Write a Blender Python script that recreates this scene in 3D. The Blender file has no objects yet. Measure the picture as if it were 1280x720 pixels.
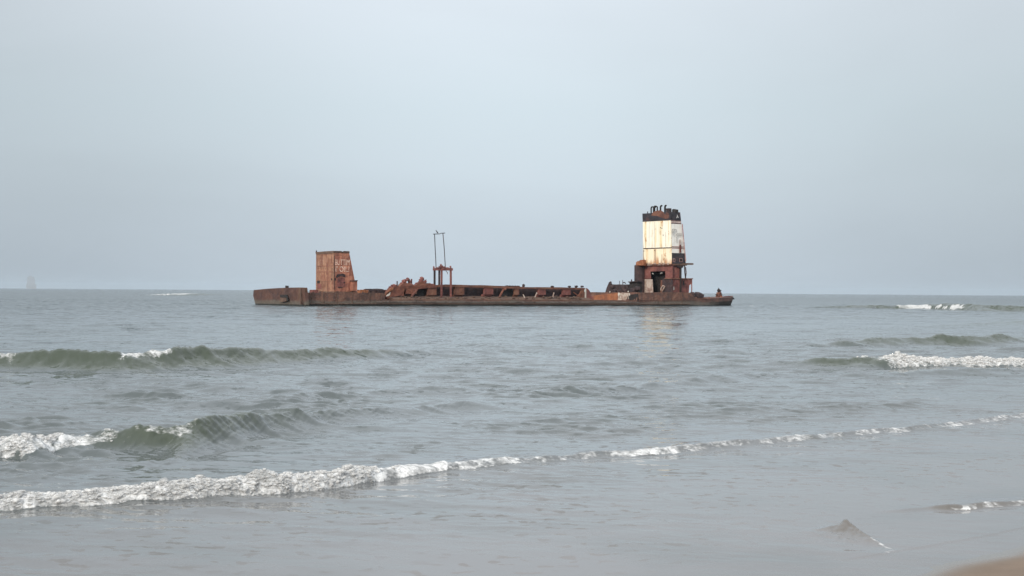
import bpy, math, random
import numpy as np
from mathutils import Vector, Matrix

random.seed(7)
RNG = np.random.RandomState(11)
scene = bpy.context.scene
col = scene.collection

# ------------------------------------------------------------------ camera
PW, PH, FPX = 1280.0, 720.0, 1758.0
CAM_H = 3.0
PITCH, ROLL = math.radians(0.147), math.radians(0.403)
F = Vector((0, math.cos(PITCH), math.sin(PITCH)))
U0 = Vector((0, -math.sin(PITCH), math.cos(PITCH)))
R0 = Vector((1, 0, 0))
R = R0 * math.cos(ROLL) + U0 * math.sin(ROLL)
U = U0 * math.cos(ROLL) - R0 * math.sin(ROLL)
CAM = Vector((0, 0, CAM_H))
cam_data = bpy.data.cameras.new('camera')
cam_data.sensor_width = 36.0
cam_data.lens = 36.0 * FPX / PW
cam_data.clip_start = 0.1
cam_data.clip_end = 60000
cam = bpy.data.objects.new('camera', cam_data)
col.objects.link(cam)
cam.matrix_world = Matrix(((R.x, U.x, -F.x, CAM.x), (R.y, U.y, -F.y, CAM.y), (R.z, U.z, -F.z, CAM.z), (0, 0, 0, 1)))
scene.camera = cam


def ray(px, py):
    return (F + R * ((px - PW / 2) / FPX) + U * ((PH / 2 - py) / FPX))


def on_water(px, py):
    d = ray(px, py)
    k = -CAM_H / d.z
    return CAM.x + d.x * k, CAM.y + d.y * k


# ------------------------------------------------------------------ render / colour
scene.view_settings.view_transform = 'Standard'
scene.view_settings.look = 'None'
scene.view_settings.exposure = 0.62
scene.view_settings.gamma = 1.0
scene.view_settings.use_curve_mapping = False
scene.render.engine = 'CYCLES'
scene.cycles.max_bounces = 6
scene.cycles.transparent_max_bounces = 24
scene.cycles.volume_bounces = 0
scene.cycles.use_denoising = True

# ------------------------------------------------------------------ node helpers


class NT:
    def __init__(self, tree):
        self.t = tree
        self.n = tree.nodes
        self.l = tree.links

    def new(self, kind, **kw):
        nd = self.n.new(kind)
        for k, v in kw.items():
            setattr(nd, k, v)
        return nd

    def put(self, sock, v):
        if isinstance(v, bpy.types.NodeSocket):
            self.l.new(v, sock)
        else:
            if hasattr(sock, 'default_value'):
                if sock.type == 'RGBA' and len(v) == 3:
                    v = (*v, 1)
                sock.default_value = v

    def math(self, op, a, b=0.0, c=None, clamp=False):
        m = self.new('ShaderNodeMath', operation=op, use_clamp=clamp)
        self.put(m.inputs[0], a)
        self.put(m.inputs[1], b)
        if c is not None:
            self.put(m.inputs[2], c)
        return m.outputs[0]

    def vmath(self, op, a, b):
        m = self.new('ShaderNodeVectorMath', operation=op)
        self.put(m.inputs[0], a)
        self.put(m.inputs[1], b)
        return m.outputs[0]

    def noise(self, vec, scale, detail=3, rough=0.55, dist=0.0):
        m = self.new('ShaderNodeTexNoise')
        self.put(m.inputs['Vector'], vec)
        self.put(m.inputs['Scale'], scale)
        self.put(m.inputs['Detail'], detail)
        self.put(m.inputs['Roughness'], rough)
        self.put(m.inputs['Distortion'], dist)
        return m

    def step(self, v, a, b, lo=0.0, hi=1.0):
        m = self.new('ShaderNodeMapRange', interpolation_type='SMOOTHSTEP')
        self.put(m.inputs['Value'], v)
        self.put(m.inputs['From Min'], a)
        self.put(m.inputs['From Max'], b)
        self.put(m.inputs['To Min'], lo)
        self.put(m.inputs['To Max'], hi)
        return m.outputs['Result']

    def mix(self, f, a, b, blend='MIX'):
        m = self.new('ShaderNodeMix', data_type='RGBA', blend_type=blend)
        self.put(m.inputs[0], f)
        self.put(m.inputs[6], a)
        self.put(m.inputs[7], b)
        return m.outputs[2]

    def ramp(self, v, stops):
        m = self.new('ShaderNodeValToRGB')
        self.put(m.inputs[0], v)
        e = m.color_ramp.elements
        while len(e) < len(stops):
            e.new(0.5)
        for el, (p, c) in zip(e, stops):
            el.position = p
            el.color = (*c, 1)
        return m.outputs[0]

    def mapping(self, vec, scale=(1, 1, 1), rot=(0, 0, 0)):
        m = self.new('ShaderNodeMapping')
        self.put(m.inputs['Vector'], vec)
        m.inputs['Scale'].default_value = scale
        m.inputs['Rotation'].default_value = rot
        return m.outputs[0]

    def attr(self, name):
        return self.new('ShaderNodeAttribute', attribute_name=name).outputs['Fac']

    def bump(self, height, strength, distance, normal=None):
        m = self.new('ShaderNodeBump')
        self.put(m.inputs['Strength'], strength)
        self.put(m.inputs['Distance'], distance)
        self.put(m.inputs['Height'], height)
        if normal is not None:
            self.put(m.inputs['Normal'], normal)
        return m.outputs[0]


def material(name):
    m = bpy.data.materials.new(name)
    m.use_nodes = True
    nt = NT(m.node_tree)
    p = m.node_tree.nodes['Principled BSDF']
    return m, nt, p


# ------------------------------------------------------------------ world sky
SUN_EL = math.radians(24)
SUN_TO = Vector((-0.50, -0.87, 0)).normalized()      # horizontal direction towards the sun
w = bpy.data.worlds.new('World')
scene.world = w
w.use_nodes = True
nt = NT(w.node_tree)
out = w.node_tree.nodes['World Output']
bg1 = w.node_tree.nodes['Background']
sky = nt.new('ShaderNodeTexSky', sky_type='NISHITA')
sky.sun_disc = False
sky.sun_elevation = SUN_EL
sky.sun_rotation = math.atan2(SUN_TO.x, SUN_TO.y)
sky.air_density = 1.5
sky.dust_density = 4.0
nt.put(bg1.inputs['Color'], sky.outputs[0])
bg1.inputs['Strength'].default_value = 0.06
# thin overcast deck, paler towards the zenith and the open sea straight ahead
tc = nt.new('ShaderNodeTexCoord')
sep = nt.new('ShaderNodeSeparateXYZ')
nt.put(sep.inputs[0], tc.outputs['Generated'])
grad = nt.ramp(sep.outputs[2], [(0.0, (0.368, 0.424, 0.476)), (0.05, (0.388, 0.448, 0.502)), (0.13, (0.422, 0.487, 0.535)),
                                (0.21, (0.496, 0.544, 0.594)), (0.5, (0.72, 0.76, 0.80)), (1.0, (0.86, 0.90, 0.94))])
az = nt.math('ABSOLUTE', nt.math('ADD', sep.outputs[0], -0.01))
side = nt.step(az, 0.02, 0.40, 1.04, 0.80)
cl = nt.noise(nt.mapping(tc.outputs['Generated'], (1.0, 1.0, 4.0)), 1.7, 4, 0.5, 0.4)
clv = nt.step(cl.outputs[0], 0.32, 0.70, 0.945, 1.06)
sdir = nt.new('ShaderNodeVectorMath', operation='DOT_PRODUCT')
nt.put(sdir.inputs[0], tc.outputs['Generated'])
sdir.inputs[1].default_value = (SUN_TO.x * math.cos(SUN_EL), SUN_TO.y * math.cos(SUN_EL), math.sin(SUN_EL))
glow = nt.step(sdir.outputs['Value'], 0.15, 1.0, 1.0, 1.9)      # veiled sun brightens the deck around it
mul = nt.math('MULTIPLY', nt.math('MULTIPLY', side, clv), glow)
oc = nt.vmath('SCALE', grad, (0, 0, 0))
oc.node.inputs['Scale'].default_value = 1.0
nt.put(oc.node.inputs['Scale'], mul)
bg2 = nt.new('ShaderNodeBackground')
nt.put(bg2.inputs['Color'], oc)
bg2.inputs['Strength'].default_value = 1.0
mx = nt.new('ShaderNodeMixShader')
mx.inputs[0].default_value = 0.90
nt.put(mx.inputs[1], bg1.outputs[0])
nt.put(mx.inputs[2], bg2.outputs[0])
nt.put(out.inputs['Surface'], mx.outputs[0])

sun_d = bpy.data.lights.new('sun', 'SUN')
sun_d.energy = 1.5
sun_d.angle = math.radians(10)
sun_d.color = (1.0, 0.89, 0.74)
sun_o = bpy.data.objects.new('sun', sun_d)
col.objects.link(sun_o)
sv = Vector((SUN_TO.x * math.cos(SUN_EL), SUN_TO.y * math.cos(SUN_EL), math.sin(SUN_EL)))
sun_o.rotation_euler = sv.to_track_quat('Z', 'Y').to_euler()
sun_o.location = (-60, -30, 60)

# ------------------------------------------------------------------ numpy noise


def _hash(ix, iy, seed):
    h = (ix.astype(np.int64) * 374761393 + iy.astype(np.int64) * 668265263 + seed * 1442695041) & 0xFFFFFFFF
    h = ((h ^ (h >> 13)) * 1274126177) & 0xFFFFFFFF
    h = h ^ (h >> 16)
    return (h & 0xFFFF).astype(np.float32) / 65535.0


def vnoise(x, y, seed=0):
    ix, iy = np.floor(x), np.floor(y)
    fx, fy = (x - ix).astype(np.float32), (y - iy).astype(np.float32)
    fx = fx * fx * fx * (fx * (fx * 6 - 15) + 10)
    fy = fy * fy * fy * (fy * (fy * 6 - 15) + 10)
    a, b = _hash(ix, iy, seed), _hash(ix + 1, iy, seed)
    c, d = _hash(ix, iy + 1, seed), _hash(ix + 1, iy + 1, seed)
    return (a + (b - a) * fx) * (1 - fy) + (c + (d - c) * fx) * fy


def fbm(x, y, seed=0, octv=4, gain=0.5):
    s, amp, tot = 0, 1.0, 0
    ca, sa = math.cos(0.6), math.sin(0.6)
    for o in range(octv):
        s = s + amp * vnoise(x, y, seed + o * 17)
        tot += amp
        x, y = (x * ca - y * sa) * 2.03 + 5.1, (x * sa + y * ca) * 2.03 + 1.7
        amp *= gain
    return s / tot


def sstep(v, a, b):
    t = np.clip((v - a) / (b - a), 0, 1)
    return t * t * (3 - 2 * t)


# ------------------------------------------------------------------ shoreline
SA = np.array(on_water(1152, 718))
SB = np.array(on_water(1292, 680))
SD = (SB - SA) / np.linalg.norm(SB - SA)
SN = np.array((SD[1], -SD[0]))            # inland


def inland(x, y):
    e = (x - SA[0]) * SN[0] + (y - SA[1]) * SN[1]
    a = (x - SA[0]) * SD[0] + (y - SA[1]) * SD[1]
    return e + 0.10 * np.sin(a * 1.1 + 0.4) + 0.06 * np.sin(a * 2.7)


def sand_z(x, y):
    e = inland(x, y)
    z = np.where(e > 0, 0.055 * e + 0.010 * np.clip(e - 3, 0, 40) ** 1.3, 0.05 * e)
    return np.maximum(z, -4.0)


# ------------------------------------------------------------------ sea mesh
def wave_table(pts, fn):
    """photo columns of crest foot -> arrays over world x"""
    X, Y, A, FO, RE = [], [], [], [], []
    for pt in pts:
        x, y = on_water(pt[0], pt[1])
        X.append(x); Y.append(y); A.append(pt[2]); FO.append(pt[3]); RE.append(pt[4] if len(pt) > 4 else 1.0)
    o = np.argsort(X)
    X, Y, A, FO, RE = [np.array(v)[o] for v in (X, Y, A, FO, RE)]
    # even spacing and a short smoothing, so the crest line bends gently
    xs = np.linspace(X[0], X[-1], 2400)
    ker = np.hanning(111); ker /= ker.sum()
    k2 = np.hanning(17); k2 /= k2.sum()
    sm = lambda v, k: np.convolve(np.pad(np.interp(xs, X, v), len(k) // 2, mode='edge'), k, 'valid')
    return xs, sm(Y, ker), sm(A, ker), sm(FO, k2), sm(RE, ker), sm(FO, ker)


#          px, py(foot), height m, foam 0..1
WAVES = [
    # left mid swell
    (dict(wf=0.75, wb=2.0, jit=0.30, seed=1),
     [(-700, 466, .25, 0), (-300, 464, .4, 0), (-60, 460, .40, .2, .4), (0, 459, .45, .5, .4), (40, 460, .56, .1), (90, 461, .66, 0), (150, 462, .78, .1), (158, 462, .78, .3, .25), (168, 461, .74, .6, .35),
      (185, 461, .70, .68, .38), (198, 460, .68, .5, .3), (206, 460, .68, .2, .3), (222, 459, .70, 0, .3), (270, 457, .66, 0), (330, 453, .55, 0), (400, 449, .45, 0), (450, 447, .40, 0),
      (500, 445, .24, 0), (560, 443, .14, 0), (640, 440, .1, 0), (760, 437, 0, 0)]),
    # left near breaker
    (dict(wf=0.44, wb=1.3, jit=0.05, seed=2),
     [(-600, 600, .2, .6), (-200, 580, .30, .9), (-60, 572, .32, 1), (0, 567, .34, 1), (40, 566, .36, 1), (58, 565, .33, .9), (68, 563, .20, .3, .6), (80, 561, .24, .6, .6), (110, 559, .30, .85, .62), (138, 558, .35, .8, .55),
      (154, 558, .37, .2, .35), (180, 558, .40, .25, .35), (192, 558, .42, .45, .5), (205, 557.5, .45, .5, .58), (215, 557, .47, .5, .58), (226, 556.5, .47, .42, .5), (240, 556, .46, .25, .4), (255, 553, .46, .08, .3), (280, 547, .38, .06), (330, 537, .30, 0), (400, 528, .24, 0), (470, 520, .20, 0),
      (540, 512, .13, 0), (620, 506, .08, 0), (760, 497, 0, 0)]),
    # crest behind it
    (dict(wf=0.5, wb=1.0, jit=0.25, seed=3),
     [(100, 508, 0, 0), (170, 506, .10, 0), (280, 505, .13, 0), (340, 502, .16, 0), (400, 497, .18, 0), (470, 493, .14, 0), (560, 489, .05, 0), (610, 496, .08, 0), (660, 495, .16, 0), (720, 491, .2, 0),
      (780, 488, .19, 0), (830, 484, .12, 0), (880, 478, .15, 0), (930, 472, .16, 0), (980, 468, .06, 0), (1060, 462, 0, 0)]),
    # near swash breaker, runs right across
    (dict(wf=0.17, wb=0.75, jit=0.10, seed=4, k=0.84),
     [(-900, 705, .1, .7), (-300, 660, .16, .8), (-100, 641, .18, .9), (0, 633, .17, .85), (60, 630, .17, .85), (100, 628, .19, .85), (150, 625, .19, .9), (200, 622, .22, .95), (250, 619, .28, 1), (300, 616, .28, 1), (340, 613, .31, 1),
      (380, 610, .32, 1), (410, 607, .30, 1), (440, 602, .26, 1), (465, 598, .20, .8), (480, 595, .17, .72), (520, 591, .15, .66), (560, 587, .13, .62), (600, 583, .13, .56), (640, 579, .13, .54), (680, 576, .11, .46), (720, 572, 0.099, 0.29), (760, 569, 0.108, 0.29), (800, 567, 0.135, 0.42),
      (828, 566, 0.162, 0.72), (850, 563, 0.135, 0.42), (880, 559, 0.108, 0.29), (920, 556, 0.108, 0.35), (1000, 550, 0.099, 0.32), (1050, 545, 0.090, 0.28), (1100, 541, 0.108, 0.35), (1150, 536, 0.090, 0.28), (1200, 530, 0.099, 0.34), (1280, 521, 0.090, 0.29), (1400, 508, 0.090, 0.28), (1700, 480, 0, 0)]),
    # right breaker
    (dict(wf=0.7, wb=2.2, jit=0.35, seed=5, k=0.88),
     [(930, 457, 0, 0), (970, 457, .12, 0), (1000, 458, .30, 0), (1030, 459, .46, 0), (1049, 459, .48, 0), (1053, 459, .40, 0), (1065, 459, .46, 0), (1083, 459, .50, .1), (1092, 459, .46, .85), (1120, 458, .44, 1), (1180, 457, .38, 1),
      (1240, 457, .38, 1), (1280, 457, .42, 1), (1380, 456, .4, 1), (1600, 455, .2, .7), (1900, 455, 0, 0)]),
    # right swell behind
    (dict(wf=0.9, wb=2.4, jit=0.45, seed=6),
     [(960, 436, 0, 0), (1020, 434, .22, 0), (1080, 433, .36, 0), (1130, 431, .52, 0), (1180, 430, .62, 0), (1220, 430, .50, 0), (1280, 428, .36, 0), (1400, 425, .3, 0), (1700, 420, 0, 0)]),
    # far right swell
    (dict(wf=2.0, wb=6.0, jit=0.6, seed=7),
     [(960, 384.5, 0, 0), (1030, 385.0, .35, 0), (1090, 385.4, .75, 0), (1118, 385.8, .75, .1), (1124, 385.8, .85, 1), (1145, 386, .72, 1), (1163, 386.3, .85, 1), (1168, 386.4, 1.15, .05), (1190, 387, 1.25, 0), (1215, 388, 1.05, 0),
      (1280, 389, 1.05, 0), (1400, 390, .8, 0), (1700, 392, 0, 0)]),
    # minor lines at right
    (dict(wf=0.6, wb=1.2, jit=0.4, seed=8),
     [(1000, 471, 0, 0), (1080, 470, .07, 0), (1150, 468, .12, 0), (1220, 467, .18, 0), (1300, 467, .15, 0), (1500, 465, 0, 0)]),
    (dict(wf=3.0, wb=4.0, jit=1.5, seed=9),
     [(900, 397, 0, 0), (960, 397, .22, 0), (1040, 398, .26, 0), (1120, 397, .2, 0), (1250, 400, .2, 0), (1400, 402, 0, 0)]),
    (dict(wf=2.2, wb=3.0, jit=1.0, seed=10),
     [(930, 414, 0, 0), (1000, 413, .16, 0), (1100, 412, .12, 0), (1200, 408, .26, 0), (1280, 405, .38, 0), (1500, 402, 0, 0)]),
    # far left whitecap
    (dict(wf=16, wb=20, jit=3, seed=11),
     [(190, 368.4, 0, 0), (210, 368.6, .3, 0), (219, 368.8, .65, .9), (228, 368.8, .85, 1), (240, 369, .8, .8), (256, 369.2, .95, 1), (262, 369.3, .3, 0), (280, 369.5, 0, 0)]),
    # low swash bores by the beach
    (dict(wf=0.10, wb=0.45, jit=0.05, seed=12),
     [(1090, 640, 0, 0), (1130, 638, .02, 0), (1160, 636, .018, 0), (1172, 636.5, .05, .1), (1192, 636.5, .075, .1), (1198, 636, .06, .75), (1212, 635, .055, .65), (1220, 634, .07, .1), (1240, 632.5, .055, .6), (1255, 631.5, .05, .1),
      (1270, 630, .04, .55), (1300, 627, .04, .3), (1400, 615, .03, .2), (1600, 590, 0, 0)]),
    (dict(wf=0.04, wb=0.30, jit=0.05, seed=13),
     [(1040, 701, 0, 0), (1075, 696, .007, .1), (1110, 690, .008, .25), (1150, 684, .005, .1), (1190, 677, .005, .0), (1240, 668, .007, .05), (1290, 657, .005, 0), (1400, 640, 0, 0)]),
    (dict(wf=0.04, wb=0.30, jit=0.06, seed=14),
     [(1090, 735, .006, .0), (1150, 719, .006, .2), (1175, 712, .004, 0), (1215, 700, 0.0, 0)]),
    # small chop crests across the middle
    (dict(wf=0.8, wb=1.2, jit=0.5, seed=15),
     [(480, 424, 0, 0), (560, 432, .12, 0), (620, 437, .22, 0), (700, 438, .2, 0), (760, 437, .24, 0), (830, 436, .1, 0), (900, 440, .16, 0), (960, 442, 0, 0)]),
    (dict(wf=0.5, wb=0.8, jit=0.3, seed=16),
     [(780, 516, 0, 0), (840, 515, .05, 0), (980, 513, .08, 0), (1040, 511, .11, 0), (1100, 510, .09, 0), (1150, 505, 0, 0)]),
]

# fan of rows and columns centred on the beach, fine where the photograph looks
rows = np.concatenate([
    np.exp(np.linspace(math.log(9), math.log(14.2), 40, endpoint=False)),
    np.exp(np.arange(math.log(14.2), math.log(42), 0.00165)),
    np.exp(np.arange(math.log(42), math.log(120), 0.0034)),
    np.exp(np.arange(math.log(120), math.log(220), 0.0045)), np.exp(np.arange(math.log(220), math.log(420), 0.003)), np.exp(np.arange(math.log(420), math.log(14000), 0.0125)), [14000.0]])
fine = math.radians(22.5)
ang = np.concatenate([np.linspace(-math.radians(78), -fine, 90, endpoint=False), np.linspace(-fine, fine, 1500), np.linspace(fine, math.radians(78), 91)[1:]])
NR, NC = len(rows), len(ang)
rr, aa = np.meshgrid(rows, ang, indexing='ij')
gx = (rr * np.sin(aa)).astype(np.float32)
gy = (rr * np.cos(aa)).astype(np.float32)
dr = np.gradient(rows).astype(np.float32)[:, None]
dcol = (rows * (ang[NC // 2 + 1] - ang[NC // 2])).astype(np.float32)[:, None]
e_in = inland(gx, gy).astype(np.float32)
off = np.clip(-e_in, 0, None)                       # metres off the beach
calm = 0.05 + 0.40 * sstep(off, 2.5, 9) + 0.55 * sstep(off, 10, 26)

gz = np.zeros_like(gx)
foam = np.zeros_like(gx)
lumpy = np.zeros_like(gx)
thin = np.zeros_like(gx)
silt = np.zeros_like(gx)
# wind chop: many small waves running for the beach
gust = fbm(gx / 16.0, gy / 26.0, 40, 3)
gust = 0.35 + 1.3 * sstep(gust, 0.3, 0.72)
gust2 = fbm(gx / 2.6, gy / 3.4, 60, 3)
gust2 = 0.25 + 1.6 * sstep(gust2, 0.38, 0.75)
NCOMP = 56
lam = np.exp(np.linspace(math.log(0.22), math.log(14), NCOMP))
for i in range(NCOMP):
    L = lam[i]
    th = math.radians(-14) + RNG.normal(0, 0.5)
    k = 2 * math.pi / L
    kx, ky = k * math.sin(th), -k * math.cos(th)
    ph = RNG.uniform(0, 2 * math.pi)
    steep = 0.046 if L < 0.7 else (0.052 if L < 1.7 else (0.024 if L < 3.2 else 0.009))
    a = steep / k
    att = sstep(L / dr, 3.0, 7.0)
    if L < 1.2:
        loc = att * (calm ** 1.0) * gust2
    else:
        loc = att * (calm ** 1.7) * (0.5 + 0.5 * gust)
    p = kx * gx + ky * gy + ph
    s = np.sin(p)
    gz += (a * loc * (s - 0.35 * np.cos(2 * p))).astype(np.float32)

for prm, pts in WAVES:
    X, Y, A, FO, RE, FS = wave_table(pts, None)
    wf, wb, jit, sd = prm['wf'], prm['wb'], prm['jit'], prm['seed'] * 31
    xs = gx
    yc = np.interp(xs, X, Y)
    sl = np.interp(xs, X, np.gradient(Y, X))
    ca = 1.0 / np.sqrt(1 + sl * sl)
    am = np.interp(xs, X, A, left=0, right=0) * prm.get('k', 1.0)
    wx = gx + (1.6 * wf) * 2.0 * (fbm(gx / (wf * 1.1), gy / (wf * 1.6), sd + 41, 3) - 0.5)
    fo = np.interp(wx, X, FO, left=0, right=0)
    re = np.interp(wx, X, RE)
    fsm = np.interp(gx, X, FS, left=0, right=0)
    m = (am > 0.002) & (np.abs(gy - yc) * ca < 8 * max(wf, wb))
    if not m.any():
        continue
    x, y = gx[m], gy[m]
    yc, ca, am, fo, re, fsm = yc[m], ca[m], am[m], fo[m], re[m], fsm[m]
    sc = max(wf, 0.12)
    n1 = fbm(x / (sc * 3.2), y / (sc * 9), sd, 3) - 0.5
    n2 = fbm(x / (sc * 0.9), y / (sc * 1.8), sd + 5, 4) - 0.5
    d = (yc - y) * ca + jit * 1.6 * n1 + jit * 0.35 * n2          # >0 on the shore side
    am2 = am * (1 + (0.7 if prm['seed'] != 4 else 0.35) * n1)
    kf = sstep(fsm, 0.4, 0.8) * sstep(re, 0.6, 0.9)
    front = np.exp(-np.clip(d / wf, 0, 9) ** 1.35)
    roll = np.sqrt(np.clip(1 - (np.clip(d, 0, None) / (1.35 * wf)) ** 2, 0, 1))
    front = front * (1 - kf) + roll * kf
    back = 0.6 / (1.0 + (np.clip(-d, 0, None) / wb) ** 2 * 1.4) + 0.4 * np.exp(-np.clip(-d, 0, None) / (0.5 * wb))
    h = am2 * np.where(d > 0, front, back)
    h -= 0.09 * am2 * np.exp(-((d - 2.3 * wf) / (1.0 * wf)) ** 2)
    # wrinkles running down the face of the wave
    body = np.exp(-((d - 0.2 * wf) / (1.7 * wf)) ** 2)
    rx, ry = x / (sc * 0.45), y / (sc * 0.55)
    h += am * body * (0.16 * (fbm(rx * 0.5, ry * 0.5, sd + 9, 3) - 0.5) + 0.10 * (fbm(rx * 1.6, ry * 1.6, sd + 11, 2) - 0.5))
    streak = fbm(x / (sc * 0.22) + 2.0 * d / sc, d / (sc * 2.2), sd + 13, 3)
    h += am * body * 0.10 * (streak - 0.5)
    # foam: a tumbling roller on the front and crest, torn behind
    pat = (0.55 if prm['seed'] != 4 else 0.75) + 0.9 * sstep(fbm(x / (sc * 1.4), y / (sc * 3), sd + 27, 4), 0.3, 0.7)
    fz = np.clip(fo * pat, 0, 1) * np.where(d > 0, 1 - sstep(d, (1.55 * re - 0.25) * wf, 1.6 * re * wf), np.exp(-(np.clip(-d, 0, None) / (0.36 * wb)) ** 1.3))
    lace = fo * np.exp(-(np.clip(-d, 0, None) / (1.5 * wb)) ** 2) * (d < 0) * sstep(fbm(x / (sc * 1.6), y / (sc * 2.6), sd + 33, 4), 0.5, 0.66)
    face = sstep(am, 0.28, 0.42) * body * (d > -0.2 * wf) * sstep(streak, 0.56, 0.76) * sstep(fsm, 0.02, 0.3) * (1.0 if prm['seed'] < 5 else 0.0)
    fz = np.maximum(np.maximum(fz, 0.42 * lace), 0.36 * face)
    lump_s = 0.055 + 0.0022 * np.median(np.abs(y))
    l1 = fbm(x / (lump_s * 3.4), y / (lump_s * 4.5), sd + 21, 3, 0.5)
    h += fz * am * 0.75 * (l1 - 0.5)
    gz[m] += h.astype(np.float32)
    foam[m] = np.maximum(foam[m], fz)
    lumpy[m] = np.maximum(lumpy[m], fz * sstep(am, 0.04, 0.12) * sstep(fo, 0.60, 0.85))
    thin[m] = np.maximum(thin[m], sstep(am * body, 0.14, 0.42))
    if prm['seed'] == 12:
        silt[m] = np.maximum(silt[m], sstep(am * body, 0.01, 0.05))

# backwash meeting the next swash: a small peak with a sharp right edge
bx, by = on_water(1058, 663)
ux, uy = on_water(1108, 684)
tx, ty = (ux - bx), (uy - by)
tl = math.hypot(tx, ty); tx, ty = tx / tl, ty / tl
m = (np.abs(gx - bx) < 2) & (np.abs(gy - by) < 2.5)
x, y = gx[m] - bx, gy[m] - by
al = x * tx + y * ty                                   # from the apex along the sharp edge
ac = -x * ty + y * tx                                  # >0 to the right of that edge
pk = fbm(x / 0.16, y / 0.35, 77, 4) - 0.5
rp = fbm(x / 0.07, y / 0.16, 79, 3) - 0.5
ac = ac + 0.05 * pk
hgt = 0.145 * np.where(al > 0, np.clip(1 - al / tl, 0, 1) ** 1.25, np.exp(-(np.clip(-al, 0, None) / 0.16) ** 1.3))
prof = np.where(ac > 0, np.exp(-(np.clip(ac, 0, None) / 0.045) ** 1.5), np.exp(-(np.clip(-ac, 0, None) / 0.20) ** 1.1))
tail = np.exp(-((ac + 0.25) / 0.3) ** 2 - ((al - 0.35) / 0.5) ** 2)
gz[m] += (hgt * prof * (1 + 0.5 * pk + 0.25 * rp) + tail * (0.03 * pk + 0.02 * rp)).astype(np.float32)
silt[m] = np.maximum(silt[m], np.clip(hgt * prof / 0.05, 0, 1))
foam[m] = np.maximum(foam[m], sstep(al, 0.35 * tl, 0.8 * tl) * (1 - sstep(al, 1.0 * tl, 1.35 * tl)) * np.exp(-(ac / 0.05) ** 2) * 0.55)

h0, h1 = np.array(on_water(330, 382.6)), np.array(on_water(905, 382.3))
q0, q1 = np.array(on_water(380, 382.6)), np.array(on_water(860, 382.5))
hu = (q1 - q0) / np.linalg.norm(q1 - q0)
hs_ = (gx - q0[0]) * hu[0] + (gy - q0[1]) * hu[1]
hd_ = (gx - q0[0]) * hu[1] - (gy - q0[1]) * hu[0]          # >0 on the beach side of the hull
mm = (hs_ > -1) & (hs_ < 118) & (hd_ > -1.0) & (hd_ < 3.0)
wn_ = fbm(gx[mm] / 5.0, gy[mm] / 5.0, 95, 4)
foam[mm] = np.maximum(foam[mm], sstep(wn_, 0.42, 0.62) * (1 - sstep(hd_[mm], 0.3, 1.8)) * 0.7)
gz[mm] += (0.10 * (fbm(gx[mm] / 4.0, gy[mm] / 4.0, 97, 2) - 0.4)).astype(np.float32)



def grid_mesh(name, gx, gy, gz, attrs, mat):
    nr, nc = gx.shape
    co = np.empty((nr * nc, 3), np.float32)
    co[:, 0], co[:, 1], co[:, 2] = gx.ravel(), gy.ravel(), gz.ravel()
    me = bpy.data.meshes.new(name)
    me.vertices.add(nr * nc)
    me.vertices.foreach_set('co', co.ravel())
    i = np.arange((nr - 1) * (nc - 1), dtype=np.int32)
    r_, c_ = i // (nc - 1), i % (nc - 1)
    v = r_ * nc + c_
    q = np.stack([v, v + 1, v + nc + 1, v + nc], 1).astype(np.int32)
    me.loops.add(q.size)
    me.loops.foreach_set('vertex_index', q.ravel())
    me.polygons.add(len(q))
    me.polygons.foreach_set('loop_start', np.arange(0, q.size, 4, dtype=np.int32))
    me.update(calc_edges=True)
    me.shade_smooth()
    # face the sky
    if me.polygons[0].normal.z < 0:
        me.flip_normals()
    for k, v in attrs.items():
        a = me.attributes.new(k, 'FLOAT', 'POINT')
        a.data.foreach_set('value', np.ascontiguousarray(v, np.float32).ravel())
    me.materials.append(mat)
    o = bpy.data.objects.new(name, me)
    col.objects.link(o)
    return o


# ---- water material
wm, nt, p = material('sea_water')
geo = nt.new('ShaderNodeNewGeometry')
pos = geo.outputs['Position']
a_foam, a_off, a_calm = nt.attr('foam'), nt.attr('off'), nt.attr('calm')
deep = nt.step(a_off, 14, 70)
shal = nt.step(a_off, 1, 16)
body = nt.mix(shal, (0.178, 0.170, 0.168), (0.096, 0.110, 0.114))
body = nt.mix(deep, body, (0.052, 0.074, 0.083))
turb = nt.noise(pos, 0.35, 3)
body = nt.mix(nt.step(turb.outputs[0], 0.4, 0.7, 0, 0.3), body, (0.050, 0.062, 0.054))
body = nt.mix(nt.math('MULTIPLY', nt.attr('thin'), 0.8), body, (0.046, 0.058, 0.034))      # light through the thin crests, painted into the body colour
body = nt.mix(nt.math('MULTIPLY', nt.attr('silt'), 0.6), body, (0.105, 0.092, 0.076))      # stirred sand
rip = nt.mapping(pos, (1.0, 1.9, 1.0), (0, 0, math.radians(10)))
b1 = nt.noise(rip, 0.85, 5, 0.62, 0.3)
b2 = nt.noise(rip, 5.0, 3, 0.6, 0.2)
patch = nt.noise(nt.mapping(pos, (0.10, 0.22, 0.1)), 1.0, 4)
pm = nt.step(patch.outputs[0], 0.36, 0.66, 0.45, 1.35)
s_ = nt.math('MULTIPLY', a_calm, pm)
farw = nt.step(a_off, 8, 45, 0.25, 1.0)


def slope(tex, amount, yk):
    v = nt.vmath('SUBTRACT', tex.outputs['Color'], (0.5, 0.5, 0.5))
    v = nt.vmath('MULTIPLY', v, (1.1, yk, 0.0))
    sc_ = nt.new('ShaderNodeVectorMath', operation='SCALE')
    nt.put(sc_.inputs[0], v)
    nt.put(sc_.inputs['Scale'], amount)
    return sc_.outputs[0]


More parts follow.
